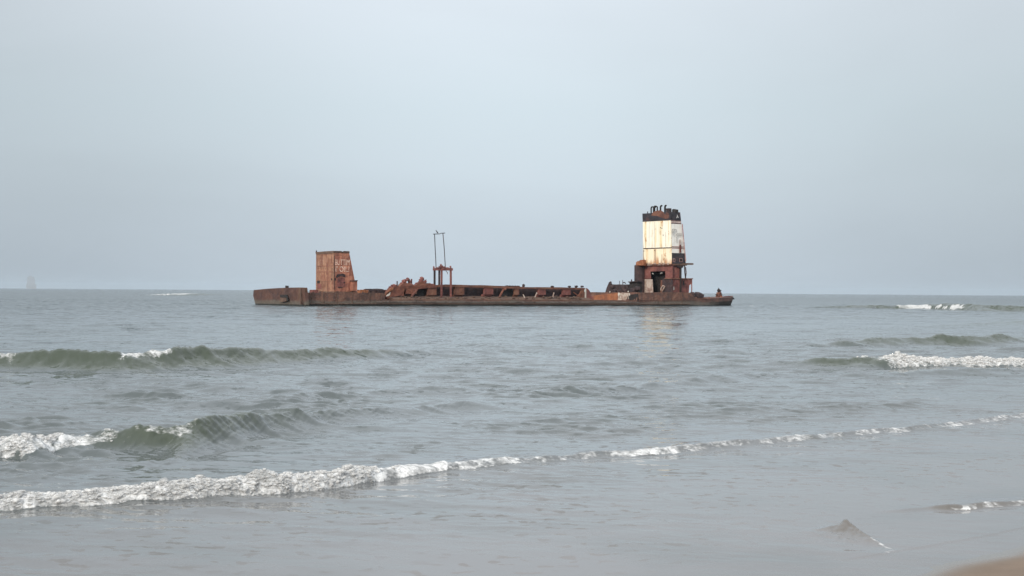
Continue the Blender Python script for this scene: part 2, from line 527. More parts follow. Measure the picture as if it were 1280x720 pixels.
nv = nt.vmath('ADD', geo.outputs['Normal'], slope(b1, nt.math('MULTIPLY', nt.math('MULTIPLY', s_, farw), nt.step(a_off, 55, 190, 0.34, 3.0)), 1.2))
nv = nt.vmath('ADD', nv, slope(b2, nt.math('MULTIPLY', s_, nt.step(a_off, 50, 200, 0.20, 0.45)), 1.0))
# waves lean towards the shore: their steeper faces look this way, more so in the open water
lean = nt.math('ADD', nt.step(a_off, 40, 110, 0.0, 0.014), nt.step(a_off, 110, 400, 0.0, 0.074))
cl_ = nt.new('ShaderNodeCombineXYZ')
nt.put(cl_.inputs[1], nt.math('MULTIPLY', lean, -1.0))
nv = nt.vmath('ADD', nv, cl_.outputs[0])
# scattered small ripples on the smooth water near the beach
dsh = nt.noise(nt.mapping(pos, (1.0, 1.25, 1.0)), 3.6, 2, 0.5, 0.2)
dpat = nt.noise(nt.mapping(pos, (0.35, 0.5, 0.35)), 1.0, 2)
dm = nt.math('MULTIPLY', nt.step(dsh.outputs[0], 0.575, 0.645), nt.step(dpat.outputs[0], 0.38, 0.62, 0.15, 1.0))
dm = nt.math('MULTIPLY', dm, nt.step(a_off, 1.0, 5.0))
cd_ = nt.new('ShaderNodeCombineXYZ')
nt.put(cd_.inputs[1], nt.math('MULTIPLY', dm, -0.27))
nv = nt.vmath('ADD', nv, cd_.outputs[0])
n3 = nt.new('ShaderNodeVectorMath', operation='NORMALIZE')
nt.put(n3.inputs[0], nv)
n3 = n3.outputs[0]
nt.put(p.inputs['Base Color'], body)
nt.put(p.inputs['Roughness'], nt.step(a_off, 40, 250, 0.07, 0.16))
p.inputs['IOR'].default_value = 1.333
nt.put(p.inputs['Normal'], n3)
# foam
fn = nt.noise(nt.mapping(pos, (1, 1, 1.6)), 9.0, 5, 0.65, 0.4)
fn2 = nt.noise(pos, 30.0, 3, 0.6)
fsum = nt.math('ADD', nt.math('MULTIPLY', a_foam, 1.25), nt.math('MULTIPLY', nt.math('SUBTRACT', fn.outputs[0], 0.5), 1.5))
fn3 = nt.noise(nt.mapping(pos, (1, 1, 1.3)), 5.0, 4, 0.6, 0.5)
ffac = nt.math('MULTIPLY', nt.step(fsum, 0.36, 0.95), nt.step(a_foam, 0.02, 0.12))
ffac = nt.math('MULTIPLY', ffac, nt.step(fn3.outputs[0], 0.36, 0.62, 0.45, 0.95))
fb = nt.new('ShaderNodeBsdfDiffuse')
nt.put(fb.inputs['Color'], nt.mix(nt.step(nt.math('ADD', nt.math('MULTIPLY', fn2.outputs[0], 0.5), nt.math('MULTIPLY', fn3.outputs[0], 0.5)), 0.38, 0.62), (0.48, 0.48, 0.475), (0.78, 0.78, 0.775)))
fbn = nt.bump(nt.math('ADD', fn.outputs[0], nt.math('MULTIPLY', fn2.outputs[0], 0.4)), 0.9, 0.05)
fup = nt.vmath('ADD', nt.vmath('MULTIPLY', fbn, (0.42, 0.42, 0.42)), (0.0, -0.13, 0.57))
fnn = nt.new('ShaderNodeVectorMath', operation='NORMALIZE')
nt.put(fnn.inputs[0], fup)
nt.put(fb.inputs['Normal'], fnn.outputs[0])
ms = nt.new('ShaderNodeMixShader')
nt.put(ms.inputs[0], ffac)
nt.put(ms.inputs[1], p.outputs[0])
nt.put(ms.inputs[2], fb.outputs[0])
nt.put(wm.node_tree.nodes['Material Output'].inputs['Surface'], ms.outputs[0])

sea = grid_mesh('sea', gx, gy, gz, dict(foam=foam, off=off, calm=np.broadcast_to(calm, gx.shape), thin=thin, silt=silt), wm)
sea['kind'] = 'structure'
sea['label'] = 'grey green sea with low breaking waves'

# ---- tumbling foam: small froth lumps along the breaking crests
import bmesh
from mathutils import noise as mnoise


def froth_templates(n):
    res = []
    for k in range(n):
        bm = bmesh.new()
        bmesh.ops.create_icosphere(bm, subdivisions=1, radius=1.0)
        o = Vector((k * 3.1, k * 1.7, k * 0.9))
        vs = []
        for v in bm.verts:
            q = v.co
            vs.append(q * (1 + 0.45 * mnoise.noise(q * 1.3 + o) + 0.28 * mnoise.noise(q * 3.1 + o)))
        bm.verts.index_update()
        res.append((np.array([tuple(v) for v in vs], np.float32), np.array([[v.index for v in f.verts] for f in bm.faces], np.int32)))
        bm.free()
    return res


tmpl = froth_templates(7)
area = (dr * np.gradient(ang)[None, :] * rr).astype(np.float32)
dist = rr
rad = 0.006 + 0.00048 * dist
steep_f = np.sqrt(1 + np.clip(np.gradient(gz, axis=0) / dr, -4, 4) ** 2)
wgt = np.where((lumpy > 0.28) & (dist < 120) & (np.abs(aa) < fine), area * steep_f * np.clip(lumpy, 0, 1) ** 1.5 / (rad ** 2) * 0.34, 0)
wgt = np.where(dist > 150, wgt * 0.2, wgt)
tot = float(wgt.sum())
n_l = int(min(tot, 110000))
print('froth', tot, n_l)
pick = RNG.choice(wgt.size, n_l, p=(wgt / tot).ravel())
px_, py_, pz_ = gx.ravel()[pick], gy.ravel()[pick], gz.ravel()[pick]
pr_ = rad.ravel()[pick]
pl_ = lumpy.ravel()[pick]
VV, FF, base_i = [], [], 0
for i in range(n_l):
    tv, tf = tmpl[i % 7]
    a = RNG.normal(0.3, 0.5)
    r0 = pr_[i] * np.exp(RNG.normal(-0.1, 0.5)) * (0.6 + 0.5 * pl_[i])
    c, s = math.cos(a), math.sin(a)
    q = tv * np.array((r0 * RNG.uniform(1.0, 2.4), r0 * RNG.uniform(0.8, 1.3), r0 * RNG.uniform(0.6, 1.0)), np.float32)
    q = np.stack([q[:, 0] * c - q[:, 1] * s, q[:, 0] * s + q[:, 1] * c, q[:, 2]], 1)
    q += np.array((px_[i] + RNG.normal(0, 0.01), py_[i], pz_[i] + r0 * RNG.uniform(-0.4, 0.6)), np.float32)
    VV.append(q); FF.append(tf + base_i); base_i += len(tv)
VV, FF = np.concatenate(VV), np.concatenate(FF)
fme = bpy.data.meshes.new('foam')
fme.vertices.add(len(VV)); fme.vertices.foreach_set('co', VV.astype(np.float32).ravel())
fme.loops.add(FF.size); fme.loops.foreach_set('vertex_index', FF.astype(np.int32).ravel())
fme.polygons.add(len(FF)); fme.polygons.foreach_set('loop_start', np.arange(0, FF.size, 3, dtype=np.int32))
fme.update(calc_edges=True)
fme.shade_smooth()
fmat, nt, p = material('sea_foam')
gpos = nt.new('ShaderNodeNewGeometry').outputs['Position']
fg = nt.noise(gpos, 24.0, 4, 0.65)
fg3 = nt.noise(nt.mapping(gpos, (1, 1, 1.3)), 5.0, 4, 0.6, 0.5)
nt.put(p.inputs['Base Color'], nt.mix(nt.step(nt.math('ADD', nt.math('MULTIPLY', fg.outputs[0], 0.45), nt.math('MULTIPLY', fg3.outputs[0], 0.55)), 0.38, 0.62), (0.54, 0.54, 0.535), (0.82, 0.82, 0.815)))
p.inputs['Roughness'].default_value = 0.8
p.inputs['Specular IOR Level'].default_value = 0.1
fup = nt.vmath('ADD', nt.vmath('MULTIPLY', nt.bump(fg.outputs[0], 0.3, 0.02), (0.34, 0.34, 0.34)), (0.0, -0.14, 0.66))
fnn = nt.new('ShaderNodeVectorMath', operation='NORMALIZE')
nt.put(fnn.inputs[0], fup)
nt.put(p.inputs['Normal'], fnn.outputs[0])
# froth is thin at the edge of each puff and lets the water show through
lw = nt.new('ShaderNodeLayerWeight')
lw.inputs['Blend'].default_value = 0.5
thick = nt.math('POWER', nt.math('SUBTRACT', 1.0, lw.outputs['Facing']), 1.3)
dens = nt.math('MULTIPLY', thick, nt.step(fg.outputs[0], 0.30, 0.62, 0.22, 0.80))
nt.put(p.inputs['Alpha'], dens)
fme.materials.append(fmat)
fob = bpy.data.objects.new('foam', fme)
col.objects.link(fob)
fob['kind'] = 'stuff'
fob['label'] = 'white foam tumbling along the breaking crests'

# ---- sand
bm_, nt, p = material('wet_sand')
geo = nt.new('ShaderNodeNewGeometry')
pos = geo.outputs['Position']
wet = nt.attr('wet')
g1 = nt.noise(pos, 0.9, 4)
g2 = nt.noise(pos, 140, 3)
g3 = nt.noise(pos, 6, 4)
base = nt.mix(nt.step(g1.outputs[0], 0.35, 0.65), (0.172, 0.127, 0.095), (0.215, 0.160, 0.120))
base = nt.mix(nt.step(g2.outputs[0], 0.4, 0.7, 0, 0.35), base, (0.26, 0.21, 0.17))
base = nt.mix(wet, base, (0.150, 0.125, 0.102))
nt.put(p.inputs['Base Color'], base)
nt.put(p.inputs['Roughness'], nt.step(wet, 0, 1, 0.85, 0.10))
nt.put(p.inputs['Specular IOR Level'], nt.step(wet, 0, 1, 0.2, 0.5))
nt.put(p.inputs['Normal'], nt.bump(nt.math('ADD', g3.outputs[0], nt.math('MULTIPLY', g2.outputs[0], 0.15)), nt.step(wet, 0, 1, 0.5, 0.02), 0.02))
br = np.concatenate([-np.exp(np.linspace(math.log(15000), math.log(60), 24)), np.linspace(-55, -8, 20), np.linspace(-7.5, 12, 130), np.exp(np.linspace(math.log(14), math.log(400), 20))])
bt = np.concatenate([-np.exp(np.linspace(math.log(15000), math.log(40), 22)), np.linspace(-35, 45, 160), np.exp(np.linspace(math.log(50), math.log(15000), 22))])
be, ba = np.meshgrid(br, bt, indexing='ij')
sx = SA[0] + be * SN[0] + ba * SD[0]
sy = SA[1] + be * SN[1] + ba * SD[1]
szz = sand_z(sx, sy)
wetv = 1 - sstep(inland(sx, sy) + 0.25 * (fbm(sx / 0.8, sy / 0.8, 5, 3) - 0.5), -0.05, 0.70)
beach = grid_mesh('beach', sx, sy, szz, dict(wet=wetv), bm_)
beach['kind'] = 'structure'
beach['label'] = 'wet brown sand of the beach'

# ------------------------------------------------------------------ the wreck: ship frame (x along the hull, y across it, z up)
P0 = Vector((*on_water(380, 382.6), 0))
P1 = Vector((*on_water(860, 382.5), 0))
SU = (P1 - P0).normalized()
SNN = Vector((SU.y, -SU.x, 0))              # out of the side that faces the beach
BEAM = 22.0


def S(px, py, t=0.0):
    """point of the plane t metres in from the beach side -> (s, z)"""
    d = ray(px, py)
    k = (-t + (P0 - CAM).dot(SNN)) / d.dot(SNN)
    h = CAM + d * k - P0
    return h.dot(SU), h.z


def E(px, py, s):
    """point of the cross plane at s -> (t, z)"""
    d = ray(px, py)
    k = (s + (P0 - CAM).dot(SU)) / d.dot(SU)
    h = CAM + d * k - P0
    return -h.dot(SNN), h.z


class MB:
    def __init__(self):
        self.v, self.f = [], []

    def add(self, vs, fs):
        b = len(self.v)
        self.v += [tuple(v) for v in vs]
        self.f += [tuple(b + i for i in f) for f in fs]
        return self

    def box(self, s0, s1, t0, t1, z0, z1):
        if s0 > s1: s0, s1 = s1, s0
        if t0 > t1: t0, t1 = t1, t0
        if z0 > z1: z0, z1 = z1, z0
        vs = [(s0, t0, z0), (s1, t0, z0), (s1, t1, z0), (s0, t1, z0), (s0, t0, z1), (s1, t0, z1), (s1, t1, z1), (s0, t1, z1)]
        return self.add(vs, [(0, 3, 2, 1), (4, 5, 6, 7), (0, 1, 5, 4), (1, 2, 6, 5), (2, 3, 7, 6), (3, 0, 4, 7)])

    def ngon_prism(self, a, b):
        n = len(a)
        return self.add(list(a) + list(b), [tuple(range(n)), tuple(range(2 * n - 1, n - 1, -1))] + [(i, n + i, n + (i + 1) % n, (i + 1) % n) for i in range(n)])

    def prism(self, poly, t0, t1):           # outline in (s, z), thick across the ship
        return self.ngon_prism([(s, t0, z) for s, z in poly], [(s, t1, z) for s, z in poly])

    def eprism(self, poly, s0, s1):          # outline in (t, z), long along the ship
        return self.ngon_prism([(s0, t, z) for t, z in poly], [(s1, t, z) for t, z in poly])

    def tube(self, pts, r, n=8):
        pts = [Vector(p) for p in pts]
        rings = []
        for i, p in enumerate(pts):
            d = (pts[min(i + 1, len(pts) - 1)] - pts[max(i - 1, 0)]).normalized()
            a = d.orthogonal().normalized()
            if i and rings:
                a = (rings[-1][1] - d * rings[-1][1].dot(d)).normalized()
            b = d.cross(a)
            rings.append((p, a, b))
        vs = []
        for i, (p, a, b) in enumerate(rings):
            rr_ = r[i] if isinstance(r, (list, tuple)) else r
            vs += [p + a * (rr_ * math.cos(2 * math.pi * k / n)) + b * (rr_ * math.sin(2 * math.pi * k / n)) for k in range(n)]
        fs = [(i * n + k, i * n + (k + 1) % n, (i + 1) * n + (k + 1) % n, (i + 1) * n + k) for i in range(len(pts) - 1) for k in range(n)]
        fs += [tuple(range(n - 1, -1, -1)), tuple((len(pts) - 1) * n + k for k in range(n))]
        return self.add(vs, fs)

    def lump(self, c, rad, seed, n=2):
        """irregular wreckage lump"""
        import bmesh
        bm = bmesh.new()
        bmesh.ops.create_icosphere(bm, subdivisions=n, radius=1.0)
        rg = random.Random(seed)
        o = Vector((rg.uniform(-9, 9), rg.uniform(-9, 9), rg.uniform(-9, 9)))
        from mathutils import noise as mn
        vs = []
        for v in bm.verts:
            q = v.co.copy()
            m = max(abs(q.x), abs(q.y), abs(q.z))
            q = q.lerp(q / m, 0.55) * (1 + 0.38 * mn.noise(q * 1.7 + o) + 0.16 * mn.noise(q * 4.0 + o))
            vs.append((c[0] + q.x * rad[0], c[1] + q.y * rad[1], c[2] + q.z * rad[2]))
        bm.verts.index_update()
        fs = [tuple(v.index for v in f.verts) for f in bm.faces]
        bm.free()
        return self.add(vs, fs)

    def build(self, name, mat, parent=None, smooth=False, jag=0.0, label=None):
        import bmesh
        me = bpy.data.meshes.new(name)
        me.from_pydata(self.v, [], self.f)
        bm = bmesh.new()
        bm.from_mesh(me)
        if jag:
            from mathutils import noise as mn
            for _ in range(2):
                es = [e for e in bm.edges if e.calc_length() > 1.2]
                if not es:
                    break
                bmesh.ops.subdivide_edges(bm, edges=es, cuts=1, use_grid_fill=True)
            for v in bm.verts:
                v.co += Vector((mn.noise(v.co * 0.9), mn.noise(v.co * 0.9 + Vector((7, 3, 1))), mn.noise(v.co * 1.1 + Vector((1, 9, 4))))) * jag
        bmesh.ops.recalc_face_normals(bm, faces=bm.faces)
        bm.to_mesh(me)
        bm.free()
        if smooth:
            me.shade_smooth()
        me.materials.append(mat)
        o = bpy.data.objects.new(name, me)
        col.objects.link(o)
        if parent is not None:
            o.parent = parent
        if label:
            o['label'] = label
        return o


# ---- rust, paint
def rust_mat(name, cols, scale=0.5, streak=0.5, tide=False, pale=None, seed=0.0, rough=0.85, panels=None, stain_amt=0.6):
    m, nt, p = material(name)
    tcn = nt.new('ShaderNodeTexCoord')
    ob = nt.vmath('ADD', tcn.outputs['Object'], (seed, seed * 1.7, seed * 0.6))
    a = nt.noise(ob, scale, 5, 0.62, 0.5)
    st = nt.noise(nt.mapping(ob, (1.0, 1.0, 0.09)), 2.2, 4, 0.6)
    v = nt.math('ADD', nt.math('MULTIPLY', a.outputs[0], 1 - 0.5 * streak), nt.math('MULTIPLY', st.outputs[0], 0.5 * streak))
    c = nt.ramp(v, [(0.34, cols[0]), (0.47, cols[1]), (0.56, cols[2]), (0.68, cols[3])])
    fine = nt.noise(ob, scale * 8, 4, 0.65)
    c = nt.mix(nt.step(fine.outputs[0], 0.45, 0.75, 0, stain_amt), c, cols[0])
    if panels:
        # plates: each plate of the shell has its own tone, a dark seam between
        br_ = nt.new('ShaderNodeTexBrick')
        br_.offset = 0.35
        br_.squash = 1.0
        sx_ = nt.new('ShaderNodeSeparateXYZ')
        nt.put(sx_.inputs[0], ob)
        cb = nt.new('ShaderNodeCombineXYZ')
        nt.put(cb.inputs[0], nt.math('ADD', sx_.outputs[0], sx_.outputs[1]))
        nt.put(cb.inputs[1], sx_.outputs[2])
        nt.put(br_.inputs['Vector'], cb.outputs[0])
        br_.inputs['Scale'].default_value = 1.0
        br_.inputs['Brick Width'].default_value = panels[0]
        br_.inputs['Row Height'].default_value = panels[1]
        br_.inputs['Mortar Size'].default_value = panels[2]
        br_.inputs['Color1'].default_value = (0.72, 0.72, 0.72, 1)
        br_.inputs['Color2'].default_value = (1.2, 1.15, 1.1, 1)
        br_.inputs['Mortar'].default_value = (0.45, 0.42, 0.42, 1)
        c = nt.mix(0.8, c, br_.outputs['Color'], 'MULTIPLY')
    if pale:
        pn = nt.noise(nt.mapping(ob, (0.8, 0.8, 0.35)), 0.9, 4, 0.6, 0.4)
        c = nt.mix(nt.step(pn.outputs[0], pale[1], pale[1] + 0.12, 0, pale[2]), c, pale[0])
    if tide:
        sx_ = nt.new('ShaderNodeSeparateXYZ')
        nt.put(sx_.inputs[0], tcn.outputs['Object'])
        wob = nt.noise(nt.mapping(ob, (0.22, 0.22, 0.22)), 1.0, 3)
        z = nt.math('ADD', sx_.outputs[2], nt.math('MULTIPLY', nt.math('SUBTRACT', wob.outputs[0], 0.5), 1.1))
        gz_ = nt.noise(nt.mapping(ob, (0.5, 0.5, 2.5)), 1.6, 4)
        grime = nt.mix(gz_.outputs[0], (0.082, 0.068, 0.056), (0.140, 0.122, 0.100))
        c = nt.mix(nt.step(z, 0.7, 1.3, 0.9, 0.0), c, grime)
        c = nt.mix(nt.step(nt.math('ADD', sx_.outputs[2], nt.math('MULTIPLY', wob.outputs[0], 0.15)), 0.28, 0.42, 1.0, 0.0), c, (0.020, 0.022, 0.020))
    nt.put(p.inputs['Base Color'], c)
    p.inputs['Roughness'].default_value = rough
    dent = nt.noise(ob, 0.55, 3, 0.5)
    nt.put(p.inputs['Normal'], nt.bump(fine.outputs[0], 0.7, 0.09, nt.bump(dent.outputs[0], 0.6, 0.6)))
    return m


def paint_mat(name, base, tone, rustc, rust_lo, seed=0.0, z_rust=None, run=0.55):
    m, nt, p = material(name)
    tcn = nt.new('ShaderNodeTexCoord')
    ob = nt.vmath('ADD', tcn.outputs['Object'], (seed, seed, seed * 0.3))
    st = nt.noise(nt.mapping(ob, (1.0, 1.0, 0.07)), 1.5, 4, 0.62)
    bl = nt.noise(ob, 0.45, 4, 0.6, 0.6)
    c = nt.mix(nt.step(st.outputs[0], 0.44, 0.66, 0, 0.75), base, tone)
    sm = nt.math('MULTIPLY', st.outputs[0], bl.outputs[0])
    c = nt.mix(nt.step(sm, rust_lo, rust_lo + 0.08, 0, 0.85), c, rustc)
    if z_rust:
        sx_ = nt.new('ShaderNodeSeparateXYZ')
        nt.put(sx_.inputs[0], tcn.outputs['Object'])
        k = nt.step(sx_.outputs[2], z_rust[0], z_rust[1], run, 0.0)
        st2 = nt.noise(nt.mapping(ob, (1.0, 1.0, 0.12)), 0.9, 4, 0.6)
        k = nt.step(nt.math('ADD', k, nt.math('MULTIPLY', st2.outputs[0], 0.8)), 0.62, 0.85, 0, 0.9)
        c = nt.mix(k, c, rustc)
    nt.put(p.inputs['Base Color'], c)
    p.inputs['Roughness'].default_value = 0.55
    f = nt.noise(ob, 3.0, 4)
    dent = nt.noise(ob, 0.5, 2, 0.5)
    nt.put(p.inputs['Normal'], nt.bump(f.outputs[0], 0.3, 0.04, nt.bump(dent.outputs[0], 0.4, 0.35)))
    return m


M_hull = rust_mat('hull_rust', [(0.050, 0.031, 0.027), (0.104, 0.054, 0.042), (0.160, 0.076, 0.053), (0.200, 0.118, 0.082)], 0.42, 0.5, tide=True)
M_end = rust_mat('end_plate_rust', [(0.045, 0.026, 0.024), (0.082, 0.042, 0.036), (0.112, 0.053, 0.040), (0.140, 0.082, 0.050)], 0.25, 0.4, tide=True, seed=3)
M_house = rust_mat('house_rust', [(0.130, 0.050, 0.040), (0.235, 0.112, 0.072), (0.315, 0.178, 0.112), (0.250, 0.092, 0.064)], 0.75, 0.9, seed=5, panels=(2.3, 2.6, 0.035), stain_amt=0.35)
M_house_side = rust_mat('house_side_rust', [(0.150, 0.058, 0.044), (0.285, 0.110, 0.074), (0.410, 0.180, 0.115), (0.320, 0.116, 0.084)], 0.8, 0.8, seed=9, panels=(2.6, 1.9, 0.03), stain_amt=0.35)
M_red = rust_mat('red_rust', [(0.090, 0.034, 0.032), (0.165, 0.058, 0.050), (0.210, 0.075, 0.062), (0.250, 0.112, 0.085)], 0.6, 0.5, seed=13)
M_coam = rust_mat('coaming_rust', [(0.070, 0.030, 0.024), (0.135, 0.055, 0.038), (0.180, 0.078, 0.050), (0.200, 0.115, 0.070)], 0.35, 0.4, seed=15)
M_ledge = rust_mat('ledge_rust', [(0.060, 0.036, 0.029), (0.100, 0.058, 0.042), (0.130, 0.078, 0.054), (0.165, 0.120, 0.085)], 0.5, 0.3, seed=17)
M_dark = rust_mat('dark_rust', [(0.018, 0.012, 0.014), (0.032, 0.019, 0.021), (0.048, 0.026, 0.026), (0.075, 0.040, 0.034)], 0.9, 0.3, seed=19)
M_black = rust_mat('black_steel_and_shade', [(0.010, 0.009, 0.009), (0.016, 0.013, 0.013), (0.024, 0.018, 0.017), (0.040, 0.028, 0.024)], 0.9, 0.3, seed=23)  # black of dark fittings, and painted shade where it fills openings
M_orange = rust_mat('orange_rust_and_sun', [(0.150, 0.058, 0.032), (0.245, 0.090, 0.042), (0.300, 0.118, 0.052), (0.320, 0.155, 0.085)], 0.7, 0.3, seed=29, stain_amt=0.45)  # orange rust with the sun's warm light put into its colour
M_mound = rust_mat('mound_rust', [(0.075, 0.027, 0.022), (0.140, 0.050, 0.034), (0.190, 0.070, 0.042), (0.180, 0.092, 0.056)], 0.8, 0.3, seed=31)
M_pale = rust_mat('pale_plate', [(0.36, 0.32, 0.28), (0.50, 0.47, 0.42), (0.58, 0.55, 0.50), (0.45, 0.33, 0.25)], 0.6, 0.5, seed=37)
M_tan = rust_mat('flaked_paint', [(0.17, 0.095, 0.075), (0.32, 0.24, 0.20), (0.46, 0.40, 0.35), (0.40, 0.30, 0.24)], 0.8, 0.5, seed=41)
M_strake = rust_mat('worn_strake', [(0.075, 0.055, 0.046), (0.130, 0.100, 0.086), (0.190, 0.165, 0.145), (0.150, 0.100, 0.080)], 0.9, 0.1, seed=71)
M_white = paint_mat('white_paint_weathered', (0.82, 0.79, 0.68), (0.70, 0.54, 0.25), (0.42, 0.20, 0.08), 0.292, 3.0)
M_white_low = paint_mat('white_paint_rust_runs', (0.82, 0.74, 0.56), (0.74, 0.52, 0.26), (0.42, 0.18, 0.07), 0.285, 8.0, z_rust=(9.5, 13.5), run=0.38)
M_white_side = paint_mat('white_paint_grey_side', (0.78, 0.76, 0.71), (0.62, 0.58, 0.52), (0.30, 0.17, 0.13), 0.345, 12.0)
M_band = rust_mat('black_band_paint', [(0.014, 0.013, 0.018), (0.024, 0.020, 0.026), (0.030, 0.024, 0.030), (0.085, 0.034, 0.030)], 0.6, 0.5, seed=43, rough=0.6)
M_pink = rust_mat('faded_red_paint', [(0.20, 0.10, 0.10), (0.32, 0.18, 0.17), (0.42, 0.26, 0.24), (0.5, 0.36, 0.33)], 0.8, 0.3, seed=47)
M_letter = rust_mat('worn_letter_paint', [(0.46, 0.25, 0.18), (0.66, 0.45, 0.35), (0.78, 0.60, 0.50), (0.80, 0.64, 0.55)], 1.2, 0.3, seed=53, stain_amt=0.3)
M_faint = rust_mat('faint_letter_paint', [(0.26, 0.13, 0.09), (0.36, 0.21, 0.15), (0.42, 0.27, 0.20), (0.44, 0.30, 0.23)], 1.2, 0.3, seed=54, stain_amt=0.3)
M_grey = rust_mat('grey_stencil_paint', [(0.20, 0.19, 0.18), (0.28, 0.27, 0.25), (0.34, 0.33, 0.31), (0.42, 0.40, 0.38)], 2.0, 0.3, seed=59, stain_amt=0.1)
M_emblem = rust_mat('emblem_white', [(0.55, 0.53, 0.52), (0.65, 0.63, 0.62), (0.72, 0.7, 0.7), (0.75, 0.72, 0.7)], 2.0, 0.3, seed=61, stain_amt=0.1)
M_pole = rust_mat('thin_pole_steel', [(0.020, 0.020, 0.022), (0.040, 0.036, 0.038), (0.060, 0.045, 0.045), (0.10, 0.06, 0.05)], 0.8, 0.2, seed=67)

ship = bpy.data.objects.new('shipwreck', None)
col.objects.link(ship)
ship.location = P0
ship.rotation_euler = (0, 0, math.atan2(SU.y, SU.x))
ship['label'] = 'long rusted shipwreck aground offshore with a white tower at its right end'
ship['category'] = 'shipwreck'

# ---------------- hull
s_fore = S(481, 375)[0]
s_poop = S(797, 375)[0]
s_step = S(866, 375)[0]
z_fore = S(430, 366.3)[1]
z_main = S(600, 375.0)[1]
z_poop = S(830, 365.8)[1]
s_tip = S(916, 370.6, BEAM / 2)[0]
z_tip = S(916, 370.6, BEAM / 2)[1]
z_bow0 = S(876, 373.0)[1]


def half(s):
    k = max(0.0, (s - s_step - 1.0) / (s_tip - s_step - 1.0))
    return BEAM / 2 * (1 - min(1, k) ** 2.1 * 0.985)


def station(s, zd, flare=0.0, rake=0.0):
    """ring of hull points, near deck edge first"""
    b, bl = half(s), half(s + rake) if rake else half(s)
    bl = max(0.12, b - flare)
    c = BEAM / 2
    return [(s, c - b, zd), (s - rake * 0.15, c - b, zd * 0.55), (s - rake, c - bl, -0.2), (s - rake * 1.6, c - bl * 0.94, -3.0),
            (s - rake * 1.6, c + bl * 0.94, -3.0), (s - rake, c + bl, -0.2), (s - rake * 0.15, c + b, zd * 0.55), (s, c + b, zd)]


st_ = [station(-0.05, z_fore, 0, -0.75), station(3, z_fore), station(9, z_fore), station(s_fore, z_fore + 0.05), station(s_fore + 0.02, z_main)]
for k in range(1, 12):
    st_.append(station(s_fore + (s_poop - s_fore) * k / 12, z_main + 0.05 * math.sin(k * 2.1)))
st_ += [station(s_poop - 0.02, z_main), station(s_poop, z_poop), station((s_poop + s_step) / 2, z_poop), station(s_step - 1.0, z_poop - 0.05), station(s_step - 0.3, z_bow0 + 0.25)]
for k in range(1, 13):
    q = k / 12
    s = s_step + (s_tip - s_step) * q
    st_.append(station(s, z_bow0 + (z_tip - z_bow0) * q ** 1.6, 1.6 * math.sin(math.pi * min(1, q * 1.02)) * q, 1.5 * q ** 2))
mb = MB()
n = len(st_[0])
vs = [v for r_ in st_ for v in r_]
fs = []
for i in range(len(st_) - 1):
    for j in range(n):
        fs.append((i * n + j, i * n + (j + 1) % n, (i + 1) * n + (j + 1) % n, (i + 1) * n + j))
fs += [tuple(range(n)), tuple((len(st_) - 1) * n + j for j in range(n - 1, -1, -1))]
hull = mb.add(vs, fs).build('hull', M_hull, ship)

# raised plate across the left end, flat bottomed ramp with a recess in it
t316, zl = E(316.5, 362.0, -0.35)
poly = []
for px, py in [(380.3, 359.6), (376, 359.3), (362, 359.5), (352, 359.9), (346, 360.2), (336, 360.8), (326, 361.7), (317.5, 362.6)]:
    poly.append(E(px, py, -0.55))
poly.append(E(316.0, 369.5, -0.55))
poly.append((E(319.5, 380, -0.1)[0], 0.0))
poly.append((E(319.5, 380, -0.1)[0], -1.5))
poly.append((poly[0][0], -1.5))
mb = MB()
a = [(-0.62 + 0.5 * max(0, 1 - z / 2.6), t, z) for t, z in poly]
b = [(0.10 + 0.4 * max(0, 1 - z / 2.6), t, z) for t, z in poly]
endp = mb.ngon_prism(a, b).build('end_plate', M_end, hull)
mb = MB()
zt = E(378, 359.6, -0.6)[1]
mb.box(-0.72, 0.25, -0.10, 0.25, 0.3, zt + 0.02)
mb.build('corner_post', M_ledge, hull)
mb = MB()
q = [E(x, y, -0.66) for x, y in [(350.2, 368.3), (358.5, 368.3), (360.2, 372.2), (360.0, 376.2), (358.6, 376.2), (358.4, 372.0), (350.5, 371.6)]]
mb.eprism(q, -0.72, -0.55)
mb.build('recess_shade', M_black, hull)  # black strip painted as the dark inside the recess
mb = MB()
q = [E(x, y, -0.66) for x, y in [(350.6, 371.9), (358.2, 372.3), (358.3, 376.3), (353, 377.6), (349, 376.6)]]
mb.eprism(q, -0.68, -0.50)
mb.build('hatch', M_ledge, hull)
mb = MB()
tt, zz = E(358, 359.6, -0.4)
mb.lump((-0.3, tt, zz + 0.12), (0.25, 0.45, 0.28), 4)
mb.build('bollard', M_black, hull)
# rubbing strakes
mb = MB()
s480, s795 = S(470, 376)[0], S(800, 376)[0]
mb.box(s480, s795, -0.16, 0.05, S(600, 378.2)[1], S(600, 377.0)[1])
mb.build('rubbing_strake', M_strake, hull, label='pale worn rubbing strake')
mb = MB()
mb.box(0.6, S(862, 380)[0], -0.20, 0.05, S(600, 380.2)[1], S(600, 379.3)[1])
mb.build('rubbing_strake', M_ledge, hull)
mb = MB()
for px in (389, 404, 421, 440, 462, 476, 486, 520, 560, 612, 668, 705, 742, 790, 822, 852):
    s0 = S(px, 376)[0]
    mb.box(s0, s0 + 0.12, -0.09, 0.02, 0.45, (z_fore if px < 480 else z_main if px < 796 else z_poop) - 0.05)
mb.build('side_frames', M_ledge, hull)

